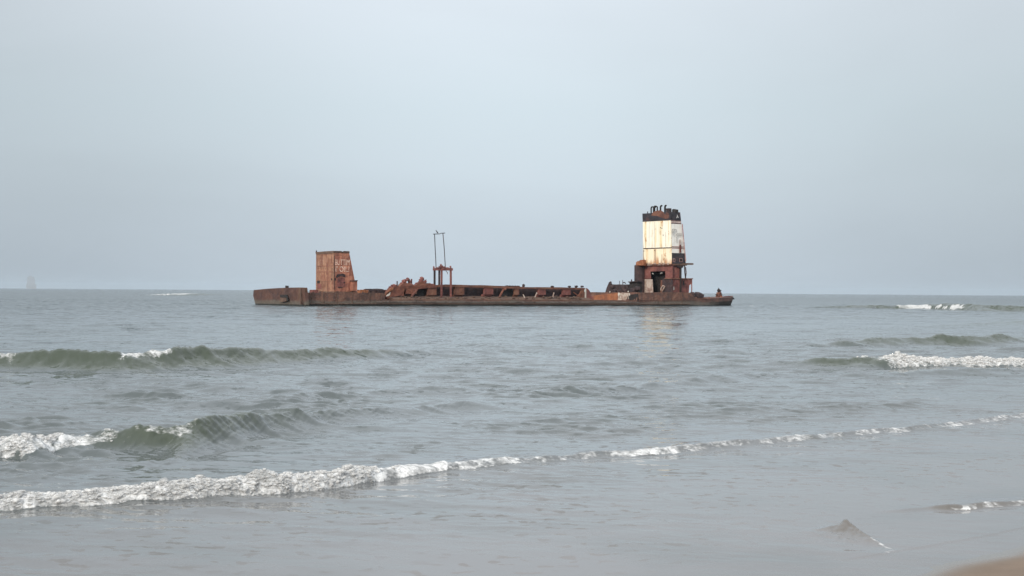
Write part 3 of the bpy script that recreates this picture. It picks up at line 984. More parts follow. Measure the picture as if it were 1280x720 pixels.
# torn remains of the bulwark along the deck edge
rgb = random.Random(21)
for xa, xb, zb0, hmax in [(381.5, 480, z_fore, 0.34), (739, 794, z_main, 0.28), (482, 738, z_main, 0.16), (869, 893, z_bow0, 0.3)]:
    top, x = [], xa
    while x < xb:
        h_ = rgb.choice((0.03, 0.06, 0.12, 0.2, 0.55, 1.0)) * hmax
        w_ = rgb.uniform(0.5, 4.5)
        s0, s1 = S(x, 372)[0], S(min(x + w_, xb), 372)[0]
        top += [(s0, zb0 + h_), (s1, zb0 + h_ * rgb.uniform(0.5, 1.2))]
        x += w_ + 0.15
    mb = MB()
    mb.prism([(top[0][0], zb0 - 0.08)] + top + [(top[-1][0], zb0 - 0.08)], 0.02, 0.10)
    mb.build('torn_bulwark', M_coam if xa > 400 else M_hull, hull)

# small box and rail on the foredeck
mb = MB()
q = [S(x, y, 3.0) for x, y in [(390.5, 366.5), (390.5, 362.3), (398, 362.1), (398, 366.5)]]
mb.prism(q, 3.0, 4.2)
mb.build('deck_locker', M_red, hull)
mb = MB()
for px, w_, y in [(448, 3.0, 362.6), (452, 3.2, 362.2), (456.5, 2.2, 362.8)]:
    q = [S(x, yy, 2.0) for x, yy in [(px, 367.5), (px, y), (px + w_, y - 0.2), (px + w_ + .4, 367.5)]]
    mb.prism(q, 1.4, 2.6)
mb.build('deck_fitting', M_orange, hull, jag=0.12)
mb = MB()
for i, (px, w_, y) in enumerate([(459.5, 4.6, 360.9), (464, 5, 361.6), (470, 3.4, 361.2), (474, 4.2, 361.0), (477, 3.4, 362.4)]):
    q = [S(x, yy, 3.5) for x, yy in [(px, 368), (px + 0.2, y + 0.4), (px + w_ * .5, y), (px + w_, y + 0.5), (px + w_, 368)]]
    mb.prism(q, 3.0, 5.2)
mb.build('winch_frame', M_dark, hull, jag=0.12)
mb = MB()
q = [S(x, y, 2.2) for x, y in [(447, 363.2), (480, 363.2), (480, 362.4), (447, 362.2)]]
mb.prism(q, 2.1, 2.3)
mb.build('rail', M_dark, hull)

# ---------------- rust brown house near the left end
house = bpy.data.objects.new('deckhouse', None)
col.objects.link(house)
house.parent = ship
t_h = 6.0
s_c = S(417.2, 360, t_h)[0]
zb = S(417, 363.8, t_h)[1] - 0.15
ztop = S(417.2, 314.3, t_h)[1]
t_far = E(395.0, 340, s_c)[0]
s_tr = S(436.3, 314.5, t_h)[0]
s_mr = S(443.2, 349.5, t_h)[0]
s_br = S(445.2, 363, t_h)[0]
z_mr = S(443.2, 349.5, t_h)[1]
# shell of two materials: the face across the ship and the face along it
T2 = t_far
mb = MB()
mb.add([(s_c, t_h, zb), (s_c, T2, zb), (s_c, T2, ztop - 0.05), (s_c, (t_h + T2) / 2, ztop + 0.02), (s_c, t_h, ztop),
        (s_c + 0.12, t_h, zb), (s_c + 0.12, T2, zb), (s_c + 0.12, T2, ztop - 0.05), (s_c + 0.12, (t_h + T2) / 2, ztop + 0.02), (s_c + 0.12, t_h, ztop)],
       [(0, 1, 2, 3, 4), (9, 8, 7, 6, 5), (0, 5, 6, 1), (1, 6, 7, 2), (2, 7, 8, 3), (3, 8, 9, 4), (4, 9, 5, 0)])
hw = mb.build('wall', M_house, house)
mb = MB()
mb.prism([(s_c + 0.122, zb), (s_br, zb), (s_mr, z_mr), (s_tr, ztop + 0.03), (s_c + 0.122, ztop)], t_h + 0.001, t_h + 0.13)
hs = mb.build('wall', M_house_side, house, label='side wall with flaked pale lettering')
mb = MB()
mb.prism([(s_c + 0.125, zb), (s_br, zb), (s_mr, z_mr), (s_tr, ztop - 0.05), (s_c + 0.125, ztop - 0.05)], T2 - 0.12, T2)
mb.build('wall', M_house, house)
mb = MB()
a = [(s_br, t_h + 0.14, zb), (s_br, T2 - 0.13, zb), (s_mr, T2 - 0.13, z_mr), (s_tr, T2 - 0.13, ztop - 0.06), (s_tr, t_h + 0.14, ztop - 0.06), (s_mr, t_h + 0.14, z_mr)]
b = [(x - 0.1, y, z) for x, y, z in a]
mb.ngon_prism(a, b)
mb.build('wall', M_house, house)
# dark rim round the top, bent
mb = MB()
zr = ztop
mb.eprism([(t_h - 0.05, zr - 0.35), (T2, zr - 0.42), (T2 + 0.15, zr + 0.02), (T2 * .5 + t_h * .5, zr + 0.10), (t_h, zr + 0.12)], s_c - 0.08, s_c - 0.003)
mb.prism([(s_c - 0.08, zr - 0.2), (s_tr + 0.1, zr - 0.25), (s_tr + 0.05, zr + 0.12), (s_tr - 1.2, zr + 0.15), (s_tr - 1.5, zr - .02), (s_tr - 1.75, zr + .12), (s_c, zr + 0.12)], t_h - 0.09, t_h - 0.052)
mb.box(s_c + 0.13, s_tr - 0.1, t_h + 0.15, T2 - 0.15, zr - 0.35, zr - 0.2)
mb.build('roof', M_ledge, house)
mb = MB()
t_, z_ = E(395.4, 314.6, s_c)
mb.box(s_c - 0.05, s_c + 0.1, t_ - 0.12, t_ + 0.12, z_ - 0.2, z_ + 0.25)
mb.build('antenna_stub', M_dark, house)
# seams and pipes on the walls
mb = MB()
for x, y0, y1 in [(402.5, 317, 362), (409.5, 330, 362)]:
    t_, za = E(x, y0, s_c); zb2 = E(x, y1, s_c)[1]
    mb.box(s_c - 0.035, s_c - 0.004, t_ - 0.04, t_ + 0.04, za, zb2)
for y in (332.8, 340.0):
    ta, za = E(396, y, s_c); tb = E(416.3, y, s_c)[0]
    mb.box(s_c - 0.04, s_c - 0.006, ta, tb, za - 0.04, za + 0.04)
mb.build('weld_seams', M_red, hw)
mb = MB()
sa, za = S(417.9, 320.0, t_h); zb2 = S(417.9, 362, t_h)[1]
mb.tube([(sa, t_h - 0.06, za), (sa, t_h - 0.06, zb2)], 0.05)
mb.build('pipe', M_dark, hs)
# holes in the walls, windows
mb = MB()
ta, za = E(396.6, 350.8, s_c); tb, zb2 = E(399.8, 354.2, s_c)
mb.box(s_c - 0.03, s_c - 0.003, ta, tb, za, zb2)
mb.build('window', M_black, hw)
mb = MB()
ta, za = E(396.8, 354.8, s_c); tb, zb2 = E(401.5, 361, s_c)
mb.box(s_c - 0.03, s_c - 0.003, ta, tb, za, zb2)
mb.build('door', M_red, hw)
mb = MB()
ta, za = E(413.9, 348, s_c); tb, zb2 = E(415.3, 350.4, s_c)
mb.box(s_c - 0.03, s_c - 0.003, ta, tb, za, zb2)
mb.build('window', M_black, hw)
mb = MB()
sa, za = S(418.4, 347.6, t_h); sb, zb2 = S(419.6, 350.6, t_h)
mb.box(sa, sb, t_h - 0.03, t_h - 0.002, za, zb2)
mb.build('window', M_black, hs)
# broken red recess with a ragged upper edge
mb = MB()
q = [S(x, y, t_h) for x, y in [(419.6, 346.5), (421, 343.2), (424, 342.3), (428, 341.8), (431.2, 343.2), (431.4, 346.8), (428.5, 345.8), (424, 344.8), (421.5, 346.8)]]
mb.prism(q, t_h - 0.10, t_h - 0.002)
mb.build('torn_canopy', M_dark, hs, jag=0.03)
mb = MB()
q = [S(x, y, t_h) for x, y in [(421, 347.5), (428, 346.6), (431, 348), (430.8, 358.5), (421.2, 358.5)]]
mb.prism(q, t_h - 0.05, t_h - 0.003)
mb.build('door', M_red, hs, label='dark red door panel below the lettering')
mb = MB()
for x, y, x2, y2 in [(422, 358.6, 428, 359.6), (429.2, 352.5, 431.0, 354), (423, 349, 424, 352)]:
    sa, za = S(x, y, t_h); sb, zb2 = S(x2, y2, t_h)
    mb.box(sa, sb, t_h - 0.07, t_h - 0.052, za, zb2)
mb.build('handle', M_black, hs)
# side locker and bottom flange
mb = MB()
q = [S(x, y, t_h - 0.8) for x, y in [(440.3, 363.5), (440.5, 351.6), (446.6, 351.2), (446.4, 363.5)]]
mb.prism(q, t_h - 0.8, t_h + 1.2)
mb.build('side_locker', M_house_side, house)
mb = MB()
q = [S(x, y, t_h - 0.85) for x, y in [(440.0, 351.8), (440.0, 350.6), (447, 350.2), (447, 351.4)]]
mb.prism(q, t_h - 0.9, t_h + 1.25)
mb.build('locker_lid', M_dark, house)
mb = MB()
mb.box(s_c - 0.15, s_br + 0.2, t_h - 0.12, T2 + 0.1, zb - 0.5, zb + 0.05)
mb.build('base_flange', M_ledge, house)


def text_mesh(body, width, height):
    cu = bpy.data.curves.new('lettering', 'FONT')
    cu.body = body
    cu.resolution_u = 3
    cu.extrude = 0.0
    ob = bpy.data.objects.new('lettering', cu)
    col.objects.link(ob)
    dg = bpy.context.evaluated_depsgraph_get()
    me = bpy.data.meshes.new_from_object(ob.evaluated_get(dg))
    bpy.data.objects.remove(ob)
    bpy.data.curves.remove(cu)
    xs = [v.co.x for v in me.vertices]; ys = [v.co.y for v in me.vertices]
    x0_, x1_, y0_, y1_ = min(xs), max(xs), min(ys), max(ys)
    pts = [((v.co.x - x0_) / (x1_ - x0_) * width, (v.co.y - y0_) / (y1_ - y0_) * height) for v in me.vertices]
    faces = [tuple(pl.vertices) for pl in me.polygons]
    bpy.data.meshes.remove(me)
    return pts, faces


def letter(body, px0, px1, py0, py1, t, mat, parent, name='lettering', label=None):
    sa, za = S(px0, py1, t); sb, zb_ = S(px1, py0, t)
    pts, faces = text_mesh(body, sb - sa, zb_ - za)
    mb = MB()
    mb.add([(sa + x, t - 0.015, za + y) for x, y in pts], faces)
    return mb.build(name, mat, parent, label=label)


letter('BUTTIM', 418.8, 436.8, 324.6, 331.3, t_h, M_letter, hs, label='upper row of worn pale letters')
letter("I' OIL?", 419.5, 436.8, 332.9, 339.6, t_h, M_letter, hs, label='lower row of worn pale letters')
# faint pale letter strokes left on the other wall
mb = MB()
for x, y0, y1, w_ in [(398.5, 326, 332, .10), (400.2, 324, 332, .08), (403.8, 320, 331, .10), (405.0, 321, 331, .08), (407.6, 322, 331.5, .12), (399.4, 334, 338, .07), (405.5, 334, 339, .08)]:
    t_, za = E(x, y1, s_c); zb2 = E(x, y0, s_c)[1]
    mb.box(s_c - 0.02, s_c - 0.003, t_ - w_, t_ + w_, za, zb2)
mb.build('faded_lettering', M_faint, hw, label='faint pale strokes of worn lettering')

# ---------------- hopper coaming amidships
hop = bpy.data.objects.new('hopper', None)
col.objects.link(hop)
hop.parent = ship
T = 2.6
sL, sR = S(497, 365, T)[0], S(730.5, 365, T)[0]
zc = S(640, 357.4, T)[1]                     # top of the coaming
zd = z_main


def zpx(py, px=640, t=T):
    return S(px, py, t)[1]


mb = MB()
q = [S(x, y, T) for x, y in [(545, 356.2), (556, 355.6), (600, 356.5), (633, 357.6), (636, 358.4), (645, 358.0), (655, 358.8), (690, 359.0), (730, 359.9), (731, 361.9), (690, 361.4), (640, 360.6), (600, 359.4), (545, 358.6)]]
mb.prism(q, T - 0.25, T + 0.55)
beam = mb.build('coaming_beam', M_coam, hop, jag=0.05)
mb = MB()
for x, h_ in [(634, 1.6), (637.5, 1.2), (641, 1.1), (644, 1.0), (648, .6), (691, .8), (712, .8), (720.5, 1.2), (728, .8)]:
    sa, za = S(x, 358.8, T)
    mb.lump((sa, T + 0.1, za + 0.1), (0.35, 0.3, 0.12 + 0.1 * h_), int(x))
sa, za = S(654.6, 357.2, T)
mb.lump((sa, T + 0.1, za), (0.26, 0.25, 0.36), 3)
mb.build('deck_cleats', M_dark, beam)
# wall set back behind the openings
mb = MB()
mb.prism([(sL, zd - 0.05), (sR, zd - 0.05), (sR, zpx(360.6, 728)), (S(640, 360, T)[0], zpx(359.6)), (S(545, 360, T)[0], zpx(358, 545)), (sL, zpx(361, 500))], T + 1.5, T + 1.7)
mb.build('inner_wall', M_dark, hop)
mb = MB()
mb.prism([(sL, zd - 0.05), (sR, zd - 0.05), (sR, zpx(361.5, 728)), (sL, zpx(363.0, 545))], BEAM - T - 0.3, BEAM - T)
mb.build('far_wall', M_coam, hop)
mb = MB()
mb.box(sR - 0.2, sR, T + 1.75, BEAM - T - 0.35, zd - 0.05, zpx(361.5, 728))
mb.box(S(481, 365, T)[0], S(481, 365, T)[0] + 0.25, T + 1.0, BEAM - T - 0.35, zd - 0.05, zpx(364.3, 481))
mb.build('end_wall', M_coam, hop)
# sloped ledge along the foot of the coaming
mb = MB()
z1, z2 = zpx(370.2), zpx(374.6)
mb.eprism([(0.35, zd - 0.02), (0.35, zd + 0.12), (T - 0.5, z1 - 0.3), (T + 1.48, z1), (T + 1.48, zd - 0.02)], S(486, 372, T)[0], sR + 0.6)
mb.build('side_ledge', M_ledge, hop, jag=0.05)
# hanging plates between the openings
for i, (x0_, x1_, y0_, y1_) in enumerate([(534.5, 545.4, 357.3, 369.0), (568.2, 580.0, 358.6, 368.6), (605.0, 616.3, 358.8, 368.2), (643.2, 648.6, 360.0, 368.6), (672.4, 681.8, 360.2, 368.6), (703.2, 713.0, 360.8, 368.6), (725.5, 730.2, 361.0, 372.5)]):
    mb = MB()
    q = [S(x, y, T) for x, y in [(x0_, y1_), (x1_, y1_ - 0.2), (x1_ - 0.2, y0_), (x0_ + 0.2, y0_)]]
    mb.prism(q, T - 0.12, T + 0.42)
    mb.prism([S(x, y, T) for x, y in [(x0_ + .5, y1_ - .3), (x1_ - .5, y1_ - .4), (x1_ + 0.3, y1_ + 2.2), (x0_ + 0.2, y1_ + 2.4)]], T + 0.5, T + 1.2)
    mb.build('side_plate', M_red if i in (2, 4, 5) else M_coam, hop, jag=0.04)
# braces across the bays
for x0_, y0_, x1_, y1_, r_ in [(630.5, 361, 622.6, 372.6, 0.22), (629, 359.6, 631.5, 362, 0.2), (671.8, 366.0, 667.6, 371.5, 0.13), (522, 362, 513, 371, 0.26), (654.5, 368, 654.9, 372.3, 0.10), (721, 371.8, 726, 364.5, 0.12), (717.5, 365.5, 724.5, 371.5, 0.10), (693, 366, 690, 372, 0.14)]:
    mb = MB()
    a_, b_ = S(x0_, y0_, T - 0.3), S(x1_, y1_, T - 0.3)
    mb.tube([(a_[0], T - 0.1, a_[1]), (b_[0], T - 0.6, b_[1])], r_, 6)
    mb.build('brace', M_mound if x0_ > 700 or r_ > .18 else M_tan, hop)
# black boxes painted as the shade in two open bays
mb = MB()
for x0_, x1_, y0_, y1_ in [(631.8, 643.0, 360.8, 373.2), (523.5, 533.8, 360.5, 372.8)]:
    q = [S(x, y, T) for x, y in [(x0_ - 3.0, y1_), (x1_ + 2.0, y1_), (x1_, y0_), (x0_, y0_)]]
    mb.prism(q, T + 0.9, T + 1.4)
mb.build('bay_shade', M_black, hop)
# rubble on the ledge
mb = MB()
rg = random.Random(5)
for k in range(60):
    x = rg.uniform(500, 728)
    y = rg.uniform(370.5, 373.6)
    tt = T - 0.6 - (y - 370.5) * 0.45
    sa, za = S(x, y, tt)
    r_ = rg.uniform(0.08, 0.28)
    mb.lump((sa, tt, za), (r_ * 1.6, r_, r_ * .8), k, 1)
mb.build('rust_scale', M_ledge, hop)['kind'] = 'stuff'
# pale strip and rounded plate at the right end
mb = MB()
q = [S(x, y, T) for x, y in [(729.9, 361.2), (731.0, 361.4), (731.0, 373.4), (729.9, 373.4)]]
mb.prism(q, T - 0.55, T - 0.3)
mb.build('end_strip', M_pale, hop, label='thin white strip at the end of the coaming')
mb = MB()
q = [S(x, y, T) for x, y in [(731.2, 373.6), (731.2, 360.2), (733, 360.8), (735.3, 363.4), (736.5, 366.6), (736.8, 369.5), (740, 371.2), (740, 373.6)]]
mb.prism(q, T - 0.5, T - 0.2)
mb.build('end_plate', M_red, hop)
# ragged rusted mounds of machinery at the left end of the coaming
mb = MB()
q = [S(x, y, T) for x, y in [(483.5, 373.6), (480.6, 369.2), (483.2, 364.4), (486, 361.4), (488.4, 359.4), (491, 358.6), (493, 357.2), (496.2, 357.6), (498.8, 358.0), (500.5, 356.0), (503.8, 354.4), (509, 353.4), (513.4, 354.2), (515.8, 355.2),
                               (517.4, 356.2), (520, 355.2), (523.5, 353.2), (527, 352.6), (531, 353.6), (534.8, 354.2), (539.5, 355.6), (545, 357), (545, 359.6), (534, 360.4), (524, 361.2), (521.5, 361.4), (519.6, 361.4), (519.4, 367.2), (507, 367.2), (507, 361.6), (505, 361.6), (504, 369.6), (494, 370.4), (487.6, 372.2)]]
mb.prism(q, T - 0.3, T + 0.7)
mound = mb.build('machinery_mound', M_mound, hop, jag=0.22)
mb = MB()
for x, y, rx_, rz_ in [(492.5, 357.6, .75, .40), (490.2, 359.6, .7, .4), (502.2, 354.6, .30, .32), (504.6, 351.6, .35, .36), (508.6, 350.2, .60, .24), (509.4, 348.3, .16, .26), (506.4, 352.8, .16, .4), (511.6, 352.2, .12, .45),
                        (526.4, 351.0, .50, .52), (527.6, 348.4, .34, .45), (524.6, 352.8, .4, .35), (531.6, 352.4, .24, .34), (529.6, 352.8, .4, .35), (522, 354.4, .4, .25), (537, 355.2, .5, .2), (487, 361, .3, .25), (541, 356, .3, .2)]:
    sa, za = S(x, y, T + 0.4)
    mb.lump((sa, T + 0.4, za), (rx_, 0.5, rz_), int(x * 10), 1)
for pts, r_ in [([(514.2, 356), (514.4, 348.6)], .16), ([(527.2, 349), (527.3, 345.6)], .07), ([(531.9, 353), (532.4, 349.4)], .12), ([(503, 353.4), (507, 349.4), (512, 349.0)], .13), ([(509.2, 349), (509.4, 346.8)], .09), ([(485, 360.6), (492.4, 360.0)], .10),
                ([(523, 353.6), (526, 350.2)], .12), ([(517.6, 356.4), (521, 353.4)], .1), ([(511.8, 354), (514.2, 351)], .08)]:
    mb.tube([(S(x, y, T + .4)[0], T + .4, S(x, y, T + .4)[1]) for x, y in pts], r_, 5)
mb.build('winch_remains', M_red, mound)
mb = MB()
sa, za = S(496.4, 351.4, T + 0.4); zb2 = S(496.4, 358.4, T + 0.4)[1]
mb.tube([(sa, T + .4, zb2), (sa + 0.02, T + .4, za)], 0.13)
mb.build('post', M_dark, mound)
mb = MB()
q = [S(x, y, T) for x, y in [(481.0, 366.6), (486.4, 363.6), (489, 362.4), (490.2, 359.8), (488.2, 359.6), (485.6, 361.6), (483.2, 364.2)]]
mb.prism(q, T - 0.55, T - 0.32)
mb.build('bent_flap', M_orange, mound)  # orange piece carries the sunlight on the coaming's left end

# ---------------- gantry with two tall thin poles
gan = bpy.data.objects.new('gantry', None)
col.objects.link(gan)
gan.parent = ship
tg0, tg1 = T - 0.9, T + 2.0


def gbox(px, y0_, y1_, t, hw_, name, mat, par, lean=0.0):
    sa, za = S(px, y1_, t); zb2 = S(px, y0_, t)[1]
    mb = MB()
    a_ = [(sa - hw_, t - hw_, za), (sa + hw_, t - hw_, za), (sa + hw_, t + hw_, za), (sa - hw_, t + hw_, za)]
    b_ = [(x + lean, y, zb2) for x, y, _ in a_]
    mb.ngon_prism(a_, b_)
    return mb.build(name, mat, par)


sA = S(551.8, 360, tg0)[0]; sB = S(563.4, 360, tg0)[0]
sC = S(543.2, 360, tg1)[0]
gbox(551.8, 337.5, 371.8, tg0, 0.155, 'leg', M_red, gan)
gbox(563.6, 337.5, 371.5, tg0, 0.165, 'leg', M_red, gan, -0.08)
gbox(543.2, 337.5, 371.0, tg1, 0.16, 'leg', M_dark, gan, -0.04)
gbox(548.9, 337.5, 371.0, tg1 - 0.5, 0.15, 'leg', M_dark, gan)
zt0, zt1 = S(552, 338.0, tg0)[1], S(552, 335.0, tg0)[1]
mb = MB()
mb.box(S(542.4, 336, tg1)[0], S(563.2, 336, tg0)[0] + 0.45, tg0 - 0.2, tg0 + 0.1, zt0, zt1)
sl_ = S(542.0, 336, tg1)[0]
mb.box(sl_ - 0.05, sl_ + 0.35, tg0 + 0.102, tg1 + 0.25, zt0 + 0.01, zt1 - 0.01)
mb.box(sl_ + 0.352, sB - 0.3, tg1 - 0.05, tg1 + 0.25, zt0 + 0.02, zt1 - 0.02)
mb.box(sB - 0.298, sB + 0.3, tg0 + 0.102, tg1 + 0.25, zt0 + 0.015, zt1 - 0.015)
head = mb.build('crossbeam', M_red, gan)
mb = MB()
for x, y, rx_, rz_ in [(542.6, 334.2, .18, .26), (549.5, 333.8, .2, .28), (551.4, 332.4, .22, .5), (553.4, 333.6, .3, .3), (556, 334.2, .3, .24), (563.6, 334.0, .16, .34), (547, 334.8, .4, .14), (559.5, 334.8, .5, .14)]:
    sa, za = S(x, y, tg0)
    mb.lump((sa, tg0 + 0.1, za), (rx_, 0.22, rz_), int(x * 7), 1)
mb.build('sheave', M_red, head)
mb = MB()
a_, b_, c_ = S(557.3, 338.6, tg0), S(559.2, 340.5, tg0), S(559.4, 342.5, tg0)
mb.tube([(a_[0], tg0, a_[1]), (b_[0], tg0, b_[1]), (c_[0], tg0, c_[1])], 0.07, 5)
mb.build('hanging_cable', M_ledge, gan)
tp = tg0 + 0.6
for pts, r_ in [([(545.1, 334.8), (544.6, 322), (544.0, 312), (543.6, 302), (543.2, 292.0)], 0.085), ([(556.7, 334.8), (556.0, 322), (555.4, 312), (554.6, 302), (553.6, 291.6)], 0.085)]:
    mb = MB()
    mb.tube([(S(x, y, tp)[0], tp, S(x, y, tp)[1]) for x, y in pts], r_, 6)
    mb.build('pole', M_pole, gan)
mb = MB()
mb.tube([(S(x, y, tp)[0], tp, S(x, y, tp)[1]) for x, y in [(541.4, 292.6), (546, 292.5), (549.5, 292.4), (551.3, 291.5), (556.2, 291.3)]], 0.075, 6)
mb.build('top_rail', M_pole, gan)

# ---------------- raised deck at the right end
poop = bpy.data.objects.new('raised_deck', None)
col.objects.link(poop)
poop.parent = ship
# sun-lit orange rust across its front face, the light put into the colour
mb = MB()
q = [E(x, y, s_poop - 0.14) for x, y in [(772.5, 376.2), (773.5, 366.4), (768, 366.2), (760, 367.4), (750, 368.4), (744.5, 369.2), (740, 370.6), (737.5, 373), (737, 376.2)]]
mb.eprism(q, s_poop - 0.16, s_poop - 0.01)
mb.build('front_plating', M_orange, poop, jag=0.05)
mb = MB()
q = [E(x, y, s_poop - 0.14) for x, y in [(772.3, 376.3), (773.3, 367.2), (778, 365.8), (785.5, 366.4), (786.5, 376.3)]]
mb.eprism(q, s_poop - 0.17, s_poop - 0.012)
mb.build('front_plating', M_tan, poop, jag=0.05, label='flaked pale tan plating')
mb = MB()
for x, y, r_ in [(773.4, 368.0, .42), (776.4, 374.8, .2), (762.4, 364.8, .25), (776, 371.5, .2), (785.3, 364.6, .2), (787, 368.2, .3)]:
    t_, za = E(x, y, s_poop - 0.3)
    mb.lump((s_poop - 0.3, t_, za), (0.1, r_ * .7, r_), int(x), 1)
mb.build('paint_flake', M_pale, poop)
mb = MB()
q = [E(x, y, s_poop - 0.14) for x, y in [(784.0, 376.4), (784.4, 371.0), (787, 368.6), (797, 367.0), (797.6, 376.4)]]
mb.eprism(q, s_poop - 0.18, s_poop - 0.014)
mb.build('doorway_shade', M_black, poop)  # black plate painted as the shade inside an opening
# brown bulwark along the beach side
mb = MB()
q = [S(x, y, -0.02) for x, y in [(795.5, 375.6), (797.4, 366.6), (803, 365.8), (820, 365.4), (845, 365.2), (862.6, 366.0), (866.4, 370.6), (869, 372.0), (869, 376.0)]]
mb.prism(q, -0.10, 0.15)
mb.build('bulwark', M_hull, poop, jag=0.03)
# dark machinery house
sm = s_poop + 2.6
mb = MB()
q = [E(x, y, sm) for x, y in [(756.2, 367), (757.6, 362), (759.0, 358.0), (759.8, 355.9), (766, 355.6), (775, 355.6), (785.5, 355.7), (786, 367)]]
mb.eprism(q, sm, sm + 2.6)
eng = mb.build('engine_house', M_dark, poop, jag=0.10)
mb = MB()
q = [E(x, y, sm) for x, y in [(785.2, 367), (785.4, 352.6), (789, 352.0), (793, 351.4), (795.5, 351.2), (796, 367)]]
mb.eprism(q, sm + 0.3, sm + 1.6)
mb.build('engine_house', M_black, poop, jag=0.05)
mb = MB()
q = [E(x, y, sm - 0.2) for x, y in [(784.8, 353.0), (784.8, 352.0), (792, 351.4), (796.5, 350.8), (796.5, 352.2)]]
mb.eprism(q, sm - 0.2, sm + 1.8)
mb.build('roof_edge', M_dark, poop)
mb = MB()
for pts, r_ in [([(774.6, 355.6), (774.4, 351.0)], .07), ([(778.4, 355.6), (778.3, 350.2)], .07), ([(778.3, 353.6), (780.5, 353.0), (782, 354.3)], .12), ([(789.4, 351.6), (789.5, 349.2)], .16), ([(794, 351.0), (793.9, 349.6)], .1),
                ([(761.6, 356), (761.8, 353.6), (763.2, 352.6), (764, 353.0)], .2), ([(761.2, 355.6), (764.2, 355.4)], .3)]:
    p3 = [(sm + 0.8, *E(x, y, sm + 0.8)) for x, y in pts]
    mb.tube(p3, r_, 6)
mb.build('vent_pipes', M_dark, eng)
mb = MB()
for x, y, rx_, rz_ in [(768, 363.5, .8, .5), (778.5, 361, .55, .8), (774, 364, .7, .4), (782, 364, .5, .5), (765, 358.6, .5, .4), (790, 363.4, .8, .6), (796, 360.6, .8, .5), (793, 368, .9, .6)]:
    t_, za = E(x, y, sm - 0.4)
    mb.lump((sm - 0.3, t_, za), (0.35, rx_, rz_), int(x * 3))
mb.build('machinery', M_dark, poop)

# ---------------- tower
tow = bpy.data.objects.new('funnel_tower', None)
col.objects.link(tow)
tow.parent = ship
tt0 = 6.0
sc = S(839.6, 330, tt0)[0]
# heights
def zt(py, px=839):
    return S(px, py, tt0)[1]


def face_t(px, py):
    return E(px, py, sc)


z_dk = zt(329.6)
# white upper block: tapers a little towards the top along the ship
tN_b, tF_b = tt0, E(805.0, 329, sc)[0]
tF_t = E(803.0, 272, sc)[0]
sR_b = S(857.2, 329, tt0)[0]
sR_t = S(851.8, 268, tt0)[0]
z_seam, z_cap, z_top = zt(309.6), zt(275.2), zt(264.6)
tN_t = E(838.2, 268, sc)[0]


def ring(z):
    k = (z - z_dk) / (z_top - z_dk)
    return (tN_b + (tN_t - tN_b) * k, tF_b + (tF_t - tF_b) * k, sR_b + (sR_t - sR_b) * k)


def wall_l(z0_, z1_, name, mat, pr, off_=0.0, th=0.12, lab=None):
    a0, b0, _ = ring(z0_); a1, b1, _ = ring(z1_)
    mb = MB()
    mb.eprism([(a0, z0_), (b0, z0_), (b1, z1_), (a1, z1_)], sc - off_, sc - off_ + th)
    return mb.build(name, mat, pr, label=lab)


def wall_s(z0_, z1_, name, mat, pr, off_=0.0, th=0.12, lab=None):
    a0, _, s0_ = ring(z0_); a1, _, s1_ = ring(z1_)
    mb = MB()
    x0_ = sc + 0.122 - off_
    mb.add([(x0_, a0 - off_, z0_), (s0_ + off_, a0 - off_, z0_), (s1_ + off_, a1 - off_, z1_), (x0_, a1 - off_, z1_),
            (x0_, a0 - off_ + th, z0_), (s0_ + off_, a0 - off_ + th, z0_), (s1_ + off_, a1 - off_ + th, z1_), (x0_, a1 - off_ + th, z1_)],
           [(0, 1, 2, 3), (7, 6, 5, 4), (0, 4, 5, 1), (1, 5, 6, 2), (2, 6, 7, 3), (3, 7, 4, 0)])
    return mb.build(name, mat, pr, label=lab)


wl = wall_l(z_seam + 0.11, z_cap, 'wall', M_white, tow, lab='upper cream white wall with yellow streaks')
wll = wall_l(z_dk, z_seam - 0.11, 'wall', M_white_low, tow, lab='lower cream wall with orange rust runs')
zblk = zt(316.2)
ws = wall_s(zt(308.2), z_cap - 0.35, 'wall', M_white_side, tow, lab='greyish white side wall with stencil lettering')
wall_s(zblk + 0.02, zt(310.6), 'wall', M_white_side, tow)
# far walls
a0, b0, s0_ = ring(z_dk); a1, b1, s1_ = ring(z_top - 0.3)
mb = MB()
mb.prism([(sc + 0.13, z_dk), (s0_, z_dk), (s1_, z_top - 0.3), (sc + 0.13, z_top - 0.3)], b1 - 0.15, b1 - 0.03)
mb.ngon_prism([(s0_ - 0.02, a0 + 0.14, z_dk), (s0_ - 0.02, b1 - 0.16, z_dk), (s1_ - 0.02, b1 - 0.16, z_top - 0.3), (s1_ - 0.02, a1 + 0.14, z_top - 0.3)],
              [(s0_ - 0.12, a0 + 0.14, z_dk), (s0_ - 0.12, b1 - 0.16, z_dk), (s1_ - 0.12, b1 - 0.16, z_top - 0.3), (s1_ - 0.12, a1 + 0.14, z_top - 0.3)])
mb.box(sc + 0.14, s1_ - 0.15, a1 + 0.15, b1 - 0.2, z_top - 0.6, z_top - 0.45)
mb.build('far_wall', M_white_side, tow)
